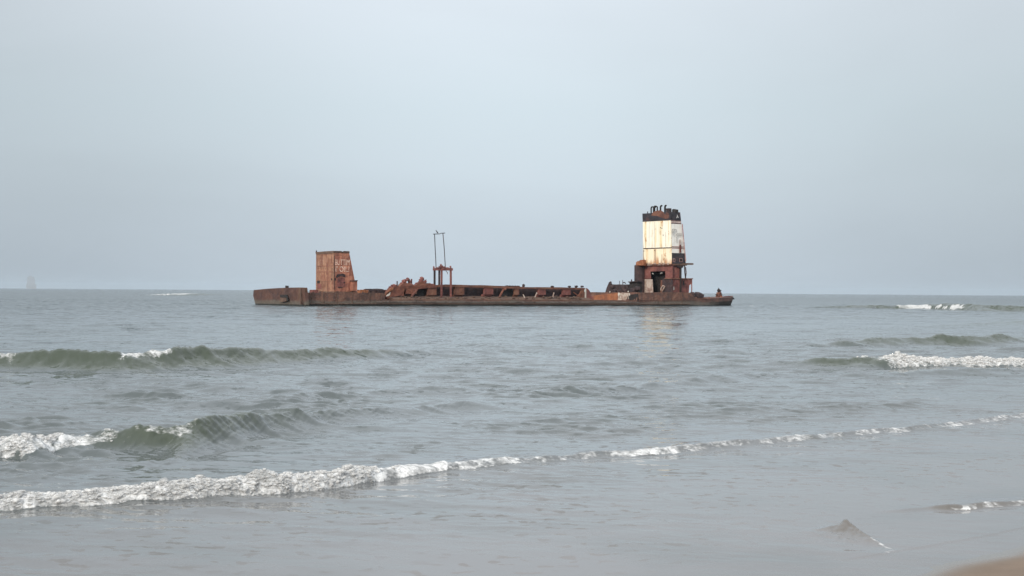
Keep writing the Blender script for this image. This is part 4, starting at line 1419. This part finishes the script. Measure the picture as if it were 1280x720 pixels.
# dark seam round the tower, panel lines
mb = MB()
a0, b0, s0_ = ring(z_seam)
zs1 = E(804, 311.6, sc)[1]
mb.eprism([(a0, z_seam - 0.11), (b0, z_seam - 0.11), (b0, z_seam + 0.11), (a0, z_seam + 0.11)], sc - 0.05, sc + 0.11)
mb.build('seam', M_dark, tow)
mb = MB()
for x, y0_, y1_, w_ in [(811.6, 277, 308, .03), (818.2, 277, 309, .035), (832.0, 290, 308, .03)]:
    t_, za = E(x, y0_, sc); zb2 = E(x, y1_, sc)[1]
    mb.box(sc - 0.02, sc - 0.003, t_ - w_, t_ + w_, zb2, za)
mb.build('panel_lines', M_tan, wl)
mb = MB()
for x, y0_, y1_, w_ in [(819.3, 311.5, 328.5, .10), (818.3, 311.5, 325, .05)]:
    t_, za = E(x, y0_, sc); zb2 = E(x, y1_, sc)[1]
    mb.box(sc - 0.02, sc - 0.003, t_ - w_, t_ + w_, zb2, za)
for x, y0_, y1_, w_ in [(827.6, 318, 328.8, .05), (830.5, 322, 328.8, .07)]:
    t_, za = E(x, y0_, sc); zb2 = E(x, y1_, sc)[1]
    mb.box(sc - 0.045, sc - 0.022, t_ - w_, t_ + w_, zb2, za)
mb.build('rust_streak_pipes', M_house, wll)
mb = MB()
for x, y in [(827.4, 285.4), (829, 294), (804.9, 313.8), (825.8, 284.6), (818.3, 313)]:
    t_, za = E(x, y, sc)
    mb.box(sc - 0.03, sc - 0.004, t_ - 0.11, t_ + 0.11, za - 0.12, za + 0.12)
mb.build('rust_holes', M_black, wl)
# black cap band with rust patch
cap = wall_l(z_cap, z_top, 'cap_band', M_band, tow, 0.03, 0.14, 'black painted band round the top')
wall_s(z_cap - 0.05, z_top, 'cap_band', M_band, tow, 0.03, 0.14, 'black painted band round the top')
mb = MB()
q = [E(x, y, sc) for x, y in [(814, 269.5), (816, 265.6), (820, 263.6), (826, 262.6), (829.6, 265.0), (831.4, 268.4), (833, 265.2), (836.4, 266.6), (836.6, 272.6), (832, 273.6), (827, 272.2), (822, 270.0)]]
mb.eprism(q, sc - 0.055, sc - 0.032)
mb.build('rust_patch', M_coam, cap)
# striped rail under the cap on the side face
for y0_, y1_, mt_ in [(275.4, 276.4, M_pink), (276.6, 277.4, M_pale), (277.6, 278.6, M_pink)]:
    wall_s(zt(y1_), zt(y0_), 'stripe', mt_, ws, 0.025, 0.1)
wall_s(zt(279.4), zt(278.7), 'stripe', M_dark, ws, 0.03, 0.1)
for y0_, y1_, mt_ in [(307.6, 308.5, M_pink), (308.7, 309.4, M_pale), (309.6, 310.6, M_pink)]:
    wall_s(zt(y1_), zt(y0_), 'stripe', mt_, ws, 0.03, 0.1)
# emblem on the band, three small arms
mb = MB()
for pts in [[(845.6, 272.6), (846.5, 270.2)], [(846.5, 270.2), (846.6, 268.6)], [(846.7, 270.4), (848.2, 272.2)], [(846.0, 271.6), (847.6, 271.4)]]:
    mb.tube([(S(x, y, tt0)[0], tt0 - 0.05, S(x, y, tt0)[1]) for x, y in pts], 0.05, 5)
mb.build('emblem', M_emblem, cap)
# stencil mark and small lettering on the side wall
mb = MB()
for pts, r_ in [([(836.9 + 3.9, 286.2), (836.9 + 3.9, 289.8), (837.6 + 3.9, 294.2)], .07), ([(840.8, 286.2), (845.4, 286.8)], .07), ([(845.2, 286.8), (845.4, 291.4), (845.2, 294.2)], .06), ([(841.4, 290.4), (843.0, 287.0)], .06), ([(845.8, 293), (846.2, 303.5)], .05)]:
    mb.tube([(S(x, y, tt0)[0], tt0 - 0.02, S(x, y, tt0)[1]) for x, y in pts], r_, 5)
mb.build('stencil_mark', M_grey, ws)
letter('ocens', 846.4, 852.8, 291.6, 294.6, tt0 - 0.02, M_grey, ws, label='small grey stencil lettering')
# ladder and rusty pipe on the side wall
mb = MB()
for x in (848.9, 850.7):
    mb.tube([(S(x, y, tt0)[0], tt0 - 0.14, S(x, y, tt0)[1]) for y in (299.5, 316)], 0.055, 5)
for y in np.arange(300.5, 316, 1.6):
    mb.tube([(S(x, y, tt0)[0], tt0 - 0.14, S(x, y, tt0)[1]) for x in (848.9, 850.7)], 0.035, 4)
mb.build('ladder', M_red, ws)
mb = MB()
q = [S(x, y, tt0) for x, y in [(849.2, 306), (851.2, 306), (851.4, 316), (849.0, 316)]]
mb.prism(q, tt0 - 0.09, tt0 - 0.04)
mb.build('rust_patch', M_red, ws)
# faded red corner post down the right edge
mb = MB()
for (y0_, y1_) in [(280, 327)]:
    a_, b_ = S(852.4, y0_, tt0), S(856.9, y1_, tt0)
    mb.tube([(a_[0], tt0 - 0.1, a_[1]), (b_[0], tt0 - 0.1, b_[1])], 0.13, 6)
mb.build('corner_post', M_pink, tow)
# black painted lower part of the side, two square windows
blk = wall_s(z_dk + 0.02, zblk, 'wall', M_band, tow, 0.02, 0.13, 'black painted lower side wall')
for x0_, x1_, y0_, y1_ in [(841.4, 843.4, 323.6, 327.2), (849.4, 852.6, 323.2, 327.0)]:
    sa, za = S(x0_, y1_, tt0); sb, zb2 = S(x1_, y0_, tt0)
    mb = MB()
    mb.box(sa - 0.08, sb + 0.08, tt0 - 0.06, tt0 - 0.023, za - 0.08, zb2 + 0.08)
    wn = mb.build('window', M_pink, blk)
    mb = MB()
    mb.box(sa + .04, sb - .04, tt0 - 0.075, tt0 - 0.062, za + .04, zb2 - .04)
    mb.build('pane', M_black, wn)
# exhaust pipes with bent tops
for x, y1_, y0_, hook, r_ in [(813.9, 266.5, 258.6, 2.0, .17), (817.6, 266, 258.4, 1.6, .30), (821.6, 265, 257.6, -2.6, .17), (825.6, 264, 257.2, 1.8, .20), (831.2, 267, 257.0, 1.4, .22)]:
    t_ref, zlow = E(x, y1_, sc + 0.9)
    zhi = E(x, y0_, sc + 0.9)[1]
    th_ = E(x + hook, y0_, sc + 0.9)[0]
    mb = MB()
    pth = [(sc + 0.9, t_ref, z_top - 0.55), (sc + 0.9, t_ref, zhi - 0.28), (sc + 0.9, t_ref + (th_ - t_ref) * 0.3, zhi - 0.06), (sc + 0.9, t_ref + (th_ - t_ref) * 0.7, zhi), (sc + 0.9, th_, zhi - 0.06)]
    mb.tube(pth, r_, 8)
    mb.build('exhaust_pipe', M_black, tow, smooth=True)
mb = MB()
q = [E(x, y, sc + 0.6) for x, y in [(832.6, 266.4), (832.6, 260.6), (836.0, 260.2), (836.4, 266.4)]]
mb.eprism(q, sc + 0.6, sc + 1.4)
mb.build('vent_box', M_dark, tow, jag=0.06)
mb = MB()
q = [E(x, y, sc + 0.6) for x, y in [(836.8, 266.4), (836.6, 262.0), (838.6, 261.2), (840.6, 261.4), (840.8, 266.4)]]
mb.eprism(q, sc + 1.45, sc + 2.4)
mb.build('vent_box', M_black, tow, jag=0.10)
mb = MB()
t_, za = E(809.6, 264.6, sc + 0.3)
mb.tube([(sc + .3, t_, za - 0.6), (sc + .3, t_, za + 0.05)], 0.12, 6)
mb.build('vent_pipe', M_dark, tow)

# ---------------- lower storeys under the tower
low = bpy.data.objects.new('lower_deckhouse', None)
col.objects.link(low)
low.parent = ship
sl0 = sc - 0.25                                    # face across the ship
z0d = z_poop - 0.05
zm = zt(348.0)
tl_far = E(801.5, 345, sl0)[0]
tl_near = tt0 - 0.1
s_u = S(852.0, 345, tl_near)[0]                    # right end of the upper storey
s_l = S(859.0, 360, tl_near)[0]                    # right end of the lower storey


def epoly(pts, s=sl0):
    return [E(x, y, s) for x, y in pts]


mb = MB()          # wall with a big doorway, built round the opening
mb.eprism(epoly([(801.8, 348.4), (802.4, 332.2), (840.4, 332.2), (840.4, 338.6), (812.8, 339.4), (813.6, 348.4)]), sl0, sl0 + 0.12)
mb.eprism(epoly([(831.6, 348.4), (831.4, 338.7), (840.4, 338.6), (840.4, 348.4)]), sl0, sl0 + 0.12)
mb.build('wall', M_red, low, jag=0.03)
mb = MB()
mb.eprism(epoly([(803.0, 366), (803.0, 349.0), (815.4, 349.0), (816.4, 366)]), sl0 - 0.02, sl0 + 0.12)
mb.build('wall', M_tan, low, jag=0.04, label='flaked whitish lower wall')
mb = MB()
mb.eprism(epoly([(819.4, 366), (819.8, 350.0), (823.8, 350.0), (825.0, 366)]), sl0 + 1.5, sl0 + 1.6)
mb.build('inner_panel', M_coam, low)
mb = MB()
mb.eprism(epoly([(827.6, 366), (828.0, 349.4), (840.4, 349.4), (840.4, 366)]), sl0 - 0.01, sl0 + 0.12)
mb.build('wall', M_dark, low, jag=0.04)
mb = MB()
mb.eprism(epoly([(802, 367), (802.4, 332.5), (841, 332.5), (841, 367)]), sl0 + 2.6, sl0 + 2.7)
mb.build('inner_wall', M_black, low)  # black sheet that paints the dark behind the big opening
mb = MB()
for pts, r_ in [([(815.4, 341.6), (816.8, 342.6)], .15), ([(825.8, 342.0), (827.6, 341.0)], .17)]:
    mb.tube([(sl0 - 0.1, *E(x, y, sl0 - 0.1)) for x, y in pts], r_, 6)
mb.build('hanging_lamp', M_grey, low)
mb = MB()
for pts, r_ in [([(827.0, 359.6), (828.6, 357.0), (830.6, 358.2)], .16), ([(827.8, 363.8), (829.6, 360.6), (831.0, 357.8)], .17), ([(826, 363), (826.2, 360)], .12)]:
    mb.tube([(sl0 - 0.2, *E(x, y, sl0 - 0.2)) for x, y in pts], r_, 6)
mb.build('bent_pipe', M_tan, low)
# side faces
mb = MB()
sa = sl0 + 0.122
mb.box(sa, s_u, tl_near, tl_near + 0.12, zm + 0.1, zt(331.8))
mb.build('wall', M_red, low)
mb = MB()
mb.box(sa, s_l, tl_near - 0.02, tl_near + 0.12, z0d, zm - 0.12)
wl2 = mb.build('wall', M_red, low)
for k_ in range(9):
    pass
mb = MB()
for x in (842.5, 846, 849.5, 852.5, 856):
    s_ = S(x, 350, tl_near)[0]
    mb.box(s_ - 0.05, s_ + 0.05, tl_near - 0.09, tl_near - 0.022, zt(356), zm - 0.15)
for x in (842.5, 845.5, 848.5):
    s_ = S(x, 350, tl_near)[0]
    mb.box(s_ - 0.04, s_ + 0.04, tl_near - 0.07, tl_near - 0.002, zt(347), zt(333))
mb.build('stiffeners', M_red, wl2)
mb = MB()
sa_, za = S(853.4, 356.4, tl_near); sb_, zb2 = S(855.4, 351.0, tl_near)
mb.box(sa_, sb_, tl_near - 0.06, tl_near - 0.024, za, zb2)
mb.build('window', M_black, wl2)
mb = MB()
q = [S(x, y, tl_near) for x, y in [(841.4, 362.4), (841.6, 358.6), (842.4, 358.0), (843.0, 361.4), (842.4, 362.6)]]
mb.prism(q, tl_near - 0.05, tl_near - 0.023)
mb.build('paint_flake', M_pale, wl2)
# back and far walls closing the block
mb = MB()
mb.box(sa, s_l, tl_far - 0.12, tl_far, z0d, zt(331.8))
mb.box(s_l - 0.12, s_l, tl_near + 0.13, tl_far - 0.13, z0d, zm - 0.12)
mb.box(s_u - 0.12, s_u, tl_near + 0.13, tl_far - 0.13, zm + 0.1, zt(331.8))
mb.build('far_wall', M_red, low)
# decks: middle deck edge, upper overhanging deck
mb = MB()
mb.box(sl0 - 0.05, S(865.2, 348, tl_near)[0], tl_near - 0.3, tl_near + 0.6, zm - 0.115, zm + 0.095)
mb.box(sl0 - 0.25, sl0 - 0.052, tl_near - 0.3, E(831, 349, sl0)[0], zm - 0.115, zm + 0.095)
mid = mb.build('deck_edge', M_coam, low)
mb = MB()
mb.box(sl0 - 0.5, S(857.2, 330, tl_near)[0], tl_near - 0.45, tl_far + 1.5, zt(331.7), zt(329.9))
mb.build('deck_edge', M_coam, low)
mb = MB()
rg = random.Random(9)
for k_ in range(46):
    x = rg.uniform(804, 839)
    t_, za = E(x, rg.uniform(328.8, 331.6), sl0 - 0.55)
    mb.lump((sl0 - 0.55, t_, za), (0.1, rg.uniform(.12, .32), rg.uniform(.06, .15)), k_, 1)
mb.build('peeling_paint', M_tan, low)['kind'] = 'stuff'
mb = MB()
mb.box(S(853, 330, tl_near)[0], S(865.0, 330, tl_near)[0], tl_near - 0.5, tl_near + 0.5, zt(331.0, 860), zt(328.9, 860))
mb.box(S(842, 330, tl_near)[0], S(857, 330, tl_near)[0], tl_near - 0.55, tl_near - 0.46, zt(331.4), zt(329.4))
mb.build('bracket', M_ledge, low)
mb = MB()
q = [S(x, y, tl_near) for x, y in [(841, 331.9), (853.6, 331.9), (852.0, 334.6), (850.0, 335.6), (845, 333.4)]]
mb.prism(q, tl_near - 0.4, tl_near - 0.2)
mb.build('gusset', M_dark, low)
for pts, r_ in [([(855.8, 331.6), (856.2, 340), (857.0, 348)], .18)]:
    mb = MB()
    mb.tube([(S(x, y, tl_near - .3)[0], tl_near - .3, S(x, y, tl_near - .3)[1]) for x, y in pts], r_, 6)
    mb.build('post', M_dark, low)
mb = MB()
mb.tube([(S(x, y, tl_near - .3)[0], tl_near - .3, S(x, y, tl_near - .3)[1]) for x, y in [(857.2, 334), (858.0, 341), (857.4, 345.5)]], .09, 5)
mb.build('cable', M_ledge, low)
mb = MB()
mb.tube([(S(x, y, tl_near - .2)[0], tl_near - .2, S(x, y, tl_near - .2)[1]) for x, y in [(864.6, 349), (864.7, 366.4)]], .14, 6)
mb.build('post', M_red, low)
mb = MB()
q = [S(x, y, tl_near - 0.1) for x, y in [(858.6, 349), (865, 349), (865, 351), (864.4, 354.6), (861.6, 356.6), (860.8, 366.2), (858.6, 366.2)]]
mb.prism(q, tl_near - 0.15, tl_near + 0.1)
mb.build('gusset', M_red, low)
# dark round sided column on the left, orange rim painted as its sun-lit top
tcen, zc0 = E(799.2, 352, sl0 - 0.6)
mb = MB()
zc1 = E(799, 331.6, sl0 - .6)[1]
mb.tube([(sl0 - 0.6, tcen - .1, zc0 - 3.0), (sl0 - 0.6, tcen - .1, zc0), (sl0 - 0.6, tcen - .1, zc1)], 1.28, 14)
mb.build('column', M_dark, low)
mb = MB()
q = [E(x, y, sl0 - 1.8) for x, y in [(795.2, 331.8), (795.2, 328.0), (797, 326.6), (799, 326.4), (801, 325.0), (804.4, 324.8), (804.4, 331.8)]]
mb.eprism(q, sl0 - 1.9, sl0 - 1.0)
mb.build('column_cap', M_orange, low, jag=0.06)

# ---------------- fittings on the low right end
mb = MB()
sa, za = S(899, 370.8, 8.0)
wz = za - 1.0
mb.ngon_prism([(sa - 0.75, 7.5, wz), (sa + 0.75, 7.5, wz), (sa + 0.75, 8.6, wz), (sa - 0.75, 8.6, wz)], [(sa - 0.6, 7.6, za + 0.55), (sa + 0.6, 7.6, za + 0.55), (sa + 0.6, 8.5, za + 0.55), (sa - 0.6, 8.5, za + 0.55)])
mb.lump((sa - .05, 8.0, za + 0.75), (0.68, 0.5, 0.45), 71)
win = mb.build('windlass', M_coam, hull, jag=0.05)
mb = MB()
mb.lump((sa - 0.2, 8.0, za + 1.45), (0.34, 0.34, 0.45), 72)
mb.lump((sa + 0.15, 8.0, za + 1.40), (0.42, 0.3, 0.22), 73)
mb.tube([(sa - 0.2, 8.0, za + 1.7), (sa - 0.22, 8.0, za + 2.1)], 0.1, 5)
mb.tube([(sa - 0.5, 7.9, za + 0.42), (sa - 1.25, 7.9, za + 0.46)], 0.13, 6)
mb.build('windlass_head', M_dark, win)
mb = MB()
mb.lump((sa - 0.02, 7.38, za - 0.05), (0.3, 0.1, 0.26), 74)
mb.build('glow_spot', M_orange, win)  # orange lump painted as a warm glow on the windlass
mb = MB()
mb.tube([(S(x, y, tq)[0], tq, S(x, y, tq)[1]) for x, y, tq in [(903.5, 371.3, 6.5), (907, 370.7, 7.8), (911, 370.5, 9.4), (915.4, 370.4, 10.8)]], .12, 6)
mb.build('bow_rail', M_red, hull)
mb = MB()
s9, z9 = S(913.5, 373, 10.3)
mb.lump((s9, 10.2, z9), (0.8, 0.5, 0.35), 76)
mb.build('fairlead', M_dark, hull)

# loose things lying on the wreck
def loose(name, label, cat, mb, mat, origin, jag=0.0):
    o = mb.build(name, mat, None, jag=jag)
    o.rotation_euler = ship.rotation_euler
    me = o.data
    og = Vector(origin)
    me.transform(Matrix.Translation(-og))
    o.location = P0 + SU * og.x - SNN * og.y + Vector((0, 0, og.z))
    o['label'] = label
    o['category'] = cat
    return o


mb = MB()
q = [S(x, y, 1.7) for x, y in [(482.2, 370.6), (483.6, 368.6), (486.4, 366.8), (487.6, 365.0), (487.4, 368.6), (485.4, 370.0)]]
mb.prism(q, 1.62, 1.7)
og = (S(484.5, 370.6, 1.7)[0], 1.66, S(484.5, 370.6, 1.7)[1])
loose('bent_plate', 'pale bent plate lying at the left end of the rusty coaming', 'metal plate', mb, M_pale, og)
mb = MB()
for x, y, rx_, rz_, sd in [(866.8, 370.2, .8, .75, 1), (869.2, 370.6, .9, .55, 2), (872.2, 369.6, .95, .85, 3), (874.8, 371.0, .8, .7, 4), (865.0, 368.6, .45, .6, 5)]:
    sa, za = S(x, y, 3.0)
    mb.lump((sa, 3.0, za), (rx_, 0.9, rz_), sd * 13)
sa, za = S(870, 373, 3.0)
loose('scrap_heap', 'dark heap of scrap metal on deck right of the tower', 'scrap heap', mb, M_dark, (sa, 3.0, za))

# bird on the top rail of the gantry
M_bird, nt, p = material('dark_feathers')
nb = nt.noise(nt.new('ShaderNodeTexCoord').outputs['Object'], 8.0, 3)
nt.put(p.inputs['Base Color'], nt.mix(nb.outputs[0], (0.018, 0.016, 0.016), (0.06, 0.055, 0.055)))
p.inputs['Roughness'].default_value = 0.7
sb_, zb_ = S(546.2, 292.3, tp)
mb = MB()
c = (sb_, tp, zb_ + 0.07)
mb.tube([(c[0] + 0.34, c[1], c[2] + 0.03), (c[0] + 0.22, c[1], c[2] + 0.10), (c[0] + 0.08, c[1], c[2] + 0.24), (c[0] - 0.06, c[1], c[2] + 0.40), (c[0] - 0.13, c[1], c[2] + 0.52), (c[0] - 0.16, c[1], c[2] + 0.60), (c[0] - 0.22, c[1], c[2] + 0.63), (c[0] - 0.38, c[1], c[2] + 0.62)],
        [0.02, 0.06, 0.13, 0.11, 0.055, 0.06, 0.05, 0.012], 8)
for dt in (-0.05, 0.05):
    mb.tube([(c[0] + 0.03, c[1] + dt, c[2] + 0.16), (c[0] + 0.02, c[1] + dt, c[2])], 0.016, 5)
b_ = loose('bird', 'small dark bird perched on the top rail of the tall thin gantry', 'bird', mb, M_bird, c)

# ---------------- faint vessel on the horizon, far out in the haze
M_far, nt, p = material('haze_faded_grey')
nf = nt.noise(nt.new('ShaderNodeTexCoord').outputs['Object'], 0.15, 3)
nt.put(p.inputs['Base Color'], nt.mix(nf.outputs[0], (0.30, 0.33, 0.365), (0.33, 0.36, 0.395)))  # fading by haze painted in as a pale grey
DV = 5200.0
dv = ray(39.0, 360.27)
fv = bpy.data.objects.new('distant_ship', None)
col.objects.link(fv)
fv.location = (dv.x / dv.y * DV, DV, 0)
fv.rotation_euler = (0, 0, math.atan2(-dv.x / dv.y, 1) + math.radians(90))
fv['label'] = 'faint grey ship on the horizon at the far left, lost in haze'
fv['category'] = 'ship'
m_px = DV / FPX
mb = MB()
hb = 5.6 * m_px
mb.ngon_prism([(0, -hb, 0), (0, hb, 0), (0, hb * 1.1, 6 * m_px), (0, -hb * 1.1, 6 * m_px)], [(90, -hb, 0), (90, hb, 0), (90, hb * 1.1, 6 * m_px), (90, -hb * 1.1, 6 * m_px)])
mb.build('hull', M_far, fv)
mb = MB()
mb.box(20, 50, -4.6 * m_px, 5.2 * m_px, 6 * m_px, 12 * m_px)
mb.box(22, 46, -3.6 * m_px, 4.8 * m_px, 12 * m_px, 15.2 * m_px)
mb.build('superstructure', M_far, fv)
mb = MB()
mb.box(26, 42, -0.5 * m_px, 3.0 * m_px, 15.2 * m_px, 16.6 * m_px)
mb.build('bridge', M_far, fv)

# ------------------------------------------------------------------ tidy the hierarchy: thing > part > sub-part
def kids(o):
    return [c for c in bpy.data.objects if c.parent == o]


def promote(emp, names):
    """the named children become the mesh of the part itself; everything else hangs from it"""
    import bmesh
    bm = bmesh.new()
    mats = []
    name = emp.name
    for c in kids(emp):
        if c.name.split('.')[0] not in names:
            continue
        m_ = c.data.materials[0]
        if m_ not in mats:
            mats.append(m_)
        n0 = len(bm.faces)
        bm.from_mesh(c.data)
        bm.faces.ensure_lookup_table()
        for f in bm.faces[n0:]:
            f.material_index = mats.index(m_)
        for g in kids(c):
            g.parent = emp
        bpy.data.objects.remove(c)
    emp.name = 'old'
    me = bpy.data.meshes.new(name)
    bm.to_mesh(me)
    bm.free()
    for m_ in mats:
        me.materials.append(m_)
    o = bpy.data.objects.new(name, me)
    col.objects.link(o)
    o.parent = emp.parent
    for c in kids(emp):
        c.parent = o
    bpy.data.objects.remove(emp)
    for c in kids(o):
        for g in kids(c):
            g.parent = o
    return o


promote(house, {'wall'})
promote(hop, {'coaming_beam', 'inner_wall', 'far_wall', 'end_wall', 'side_ledge'})
promote(gan, {'crossbeam'})
promote(poop, {'bulwark'})
promote(tow, {'wall', 'far_wall'})
promote(low, {'wall', 'far_wall', 'inner_wall'})
for part in kids(ship):
    for c in kids(part):
        for g in kids(c):
            g.parent = part


def split_loose(o, name, limit=100):
    """each separate piece of a mesh becomes an object of its own"""
    me = o.data
    n_ = len(me.vertices)
    par = list(range(n_))

    def find(a_):
        while par[a_] != a_:
            par[a_] = par[par[a_]]
            a_ = par[a_]
        return a_
    for e in me.edges:
        a_, b_ = find(e.vertices[0]), find(e.vertices[1])
        if a_ != b_:
            par[a_] = b_
    groups = {}
    for pl in me.polygons:
        groups.setdefault(find(pl.vertices[0]), []).append(pl)
    if len(groups) < 2 or len(groups) > limit:
        return
    for pls in groups.values():
        idx = sorted({i_ for pl in pls for i_ in pl.vertices})
        mp = {a_: k_ for k_, a_ in enumerate(idx)}
        m2 = bpy.data.meshes.new(name)
        m2.from_pydata([me.vertices[a_].co for a_ in idx], [], [[mp[i_] for i_ in pl.vertices] for pl in pls])
        for m_ in me.materials:
            m2.materials.append(m_)
        q_ = bpy.data.objects.new(name, m2)
        col.objects.link(q_)
        q_.parent = o.parent
        for k_ in ('label',):
            if k_ in o:
                q_[k_] = o[k_]
    bpy.data.objects.remove(o)


NEW = {'side_frames': 'side_frame', 'bay_shade': 'bay_shade', 'faded_lettering': 'faded_lettering', 'handle': 'torn_strip', 'deck_cleats': 'deck_cleat', 'weld_seams': 'weld_seam', 'machinery': 'machinery', 'vent_pipes': 'vent_pipe',
       'panel_lines': 'panel_seam', 'rust_streak_pipes': 'pipe', 'rust_holes': 'rust_hole', 'paint_flake': 'paint_flake', 'stiffeners': 'stiffener', 'hanging_lamp': 'lamp', 'bent_pipe': 'bent_pipe',
       'deck_fitting': 'deck_fitting', 'winch_frame': 'winch_frame', 'sheave': 'sheave', 'bracket': 'bracket', 'deck_edge': 'deck_edge'}
for part in kids(ship):
    for c in kids(part):
        k_ = c.name.split('.')[0]
        if k_ in NEW:
            split_loose(c, NEW[k_])


# ------------------------------------------------------------------ haze
hz = bpy.data.meshes.new('haze')
x0, x1, y0, y1, z0, z1 = -13500, 13500, -400, 14500, -6, 60
vs = [(x, y, z) for x in (x0, x1) for y in (y0, y1) for z in (z0, z1)]
fs = [(0, 1, 3, 2), (4, 6, 7, 5), (0, 4, 5, 1), (2, 3, 7, 6), (0, 2, 6, 4), (1, 5, 7, 3)]
hz.from_pydata(vs, [], fs)
hm = bpy.data.materials.new('haze_air')
hm.use_nodes = True
nn = hm.node_tree.nodes
nn.remove(nn['Principled BSDF'])
pv = nn.new('ShaderNodeVolumePrincipled')
pv.inputs['Color'].default_value = (0.72, 0.86, 0.98, 1)
pv.inputs['Density'].default_value = 0.00004
hm.node_tree.links.new(pv.outputs[0], nn['Material Output'].inputs['Volume'])
hz.materials.append(hm)
hob = bpy.data.objects.new('haze', hz)
col.objects.link(hob)
hob['kind'] = 'stuff'
hob['label'] = 'thin pale sea haze'
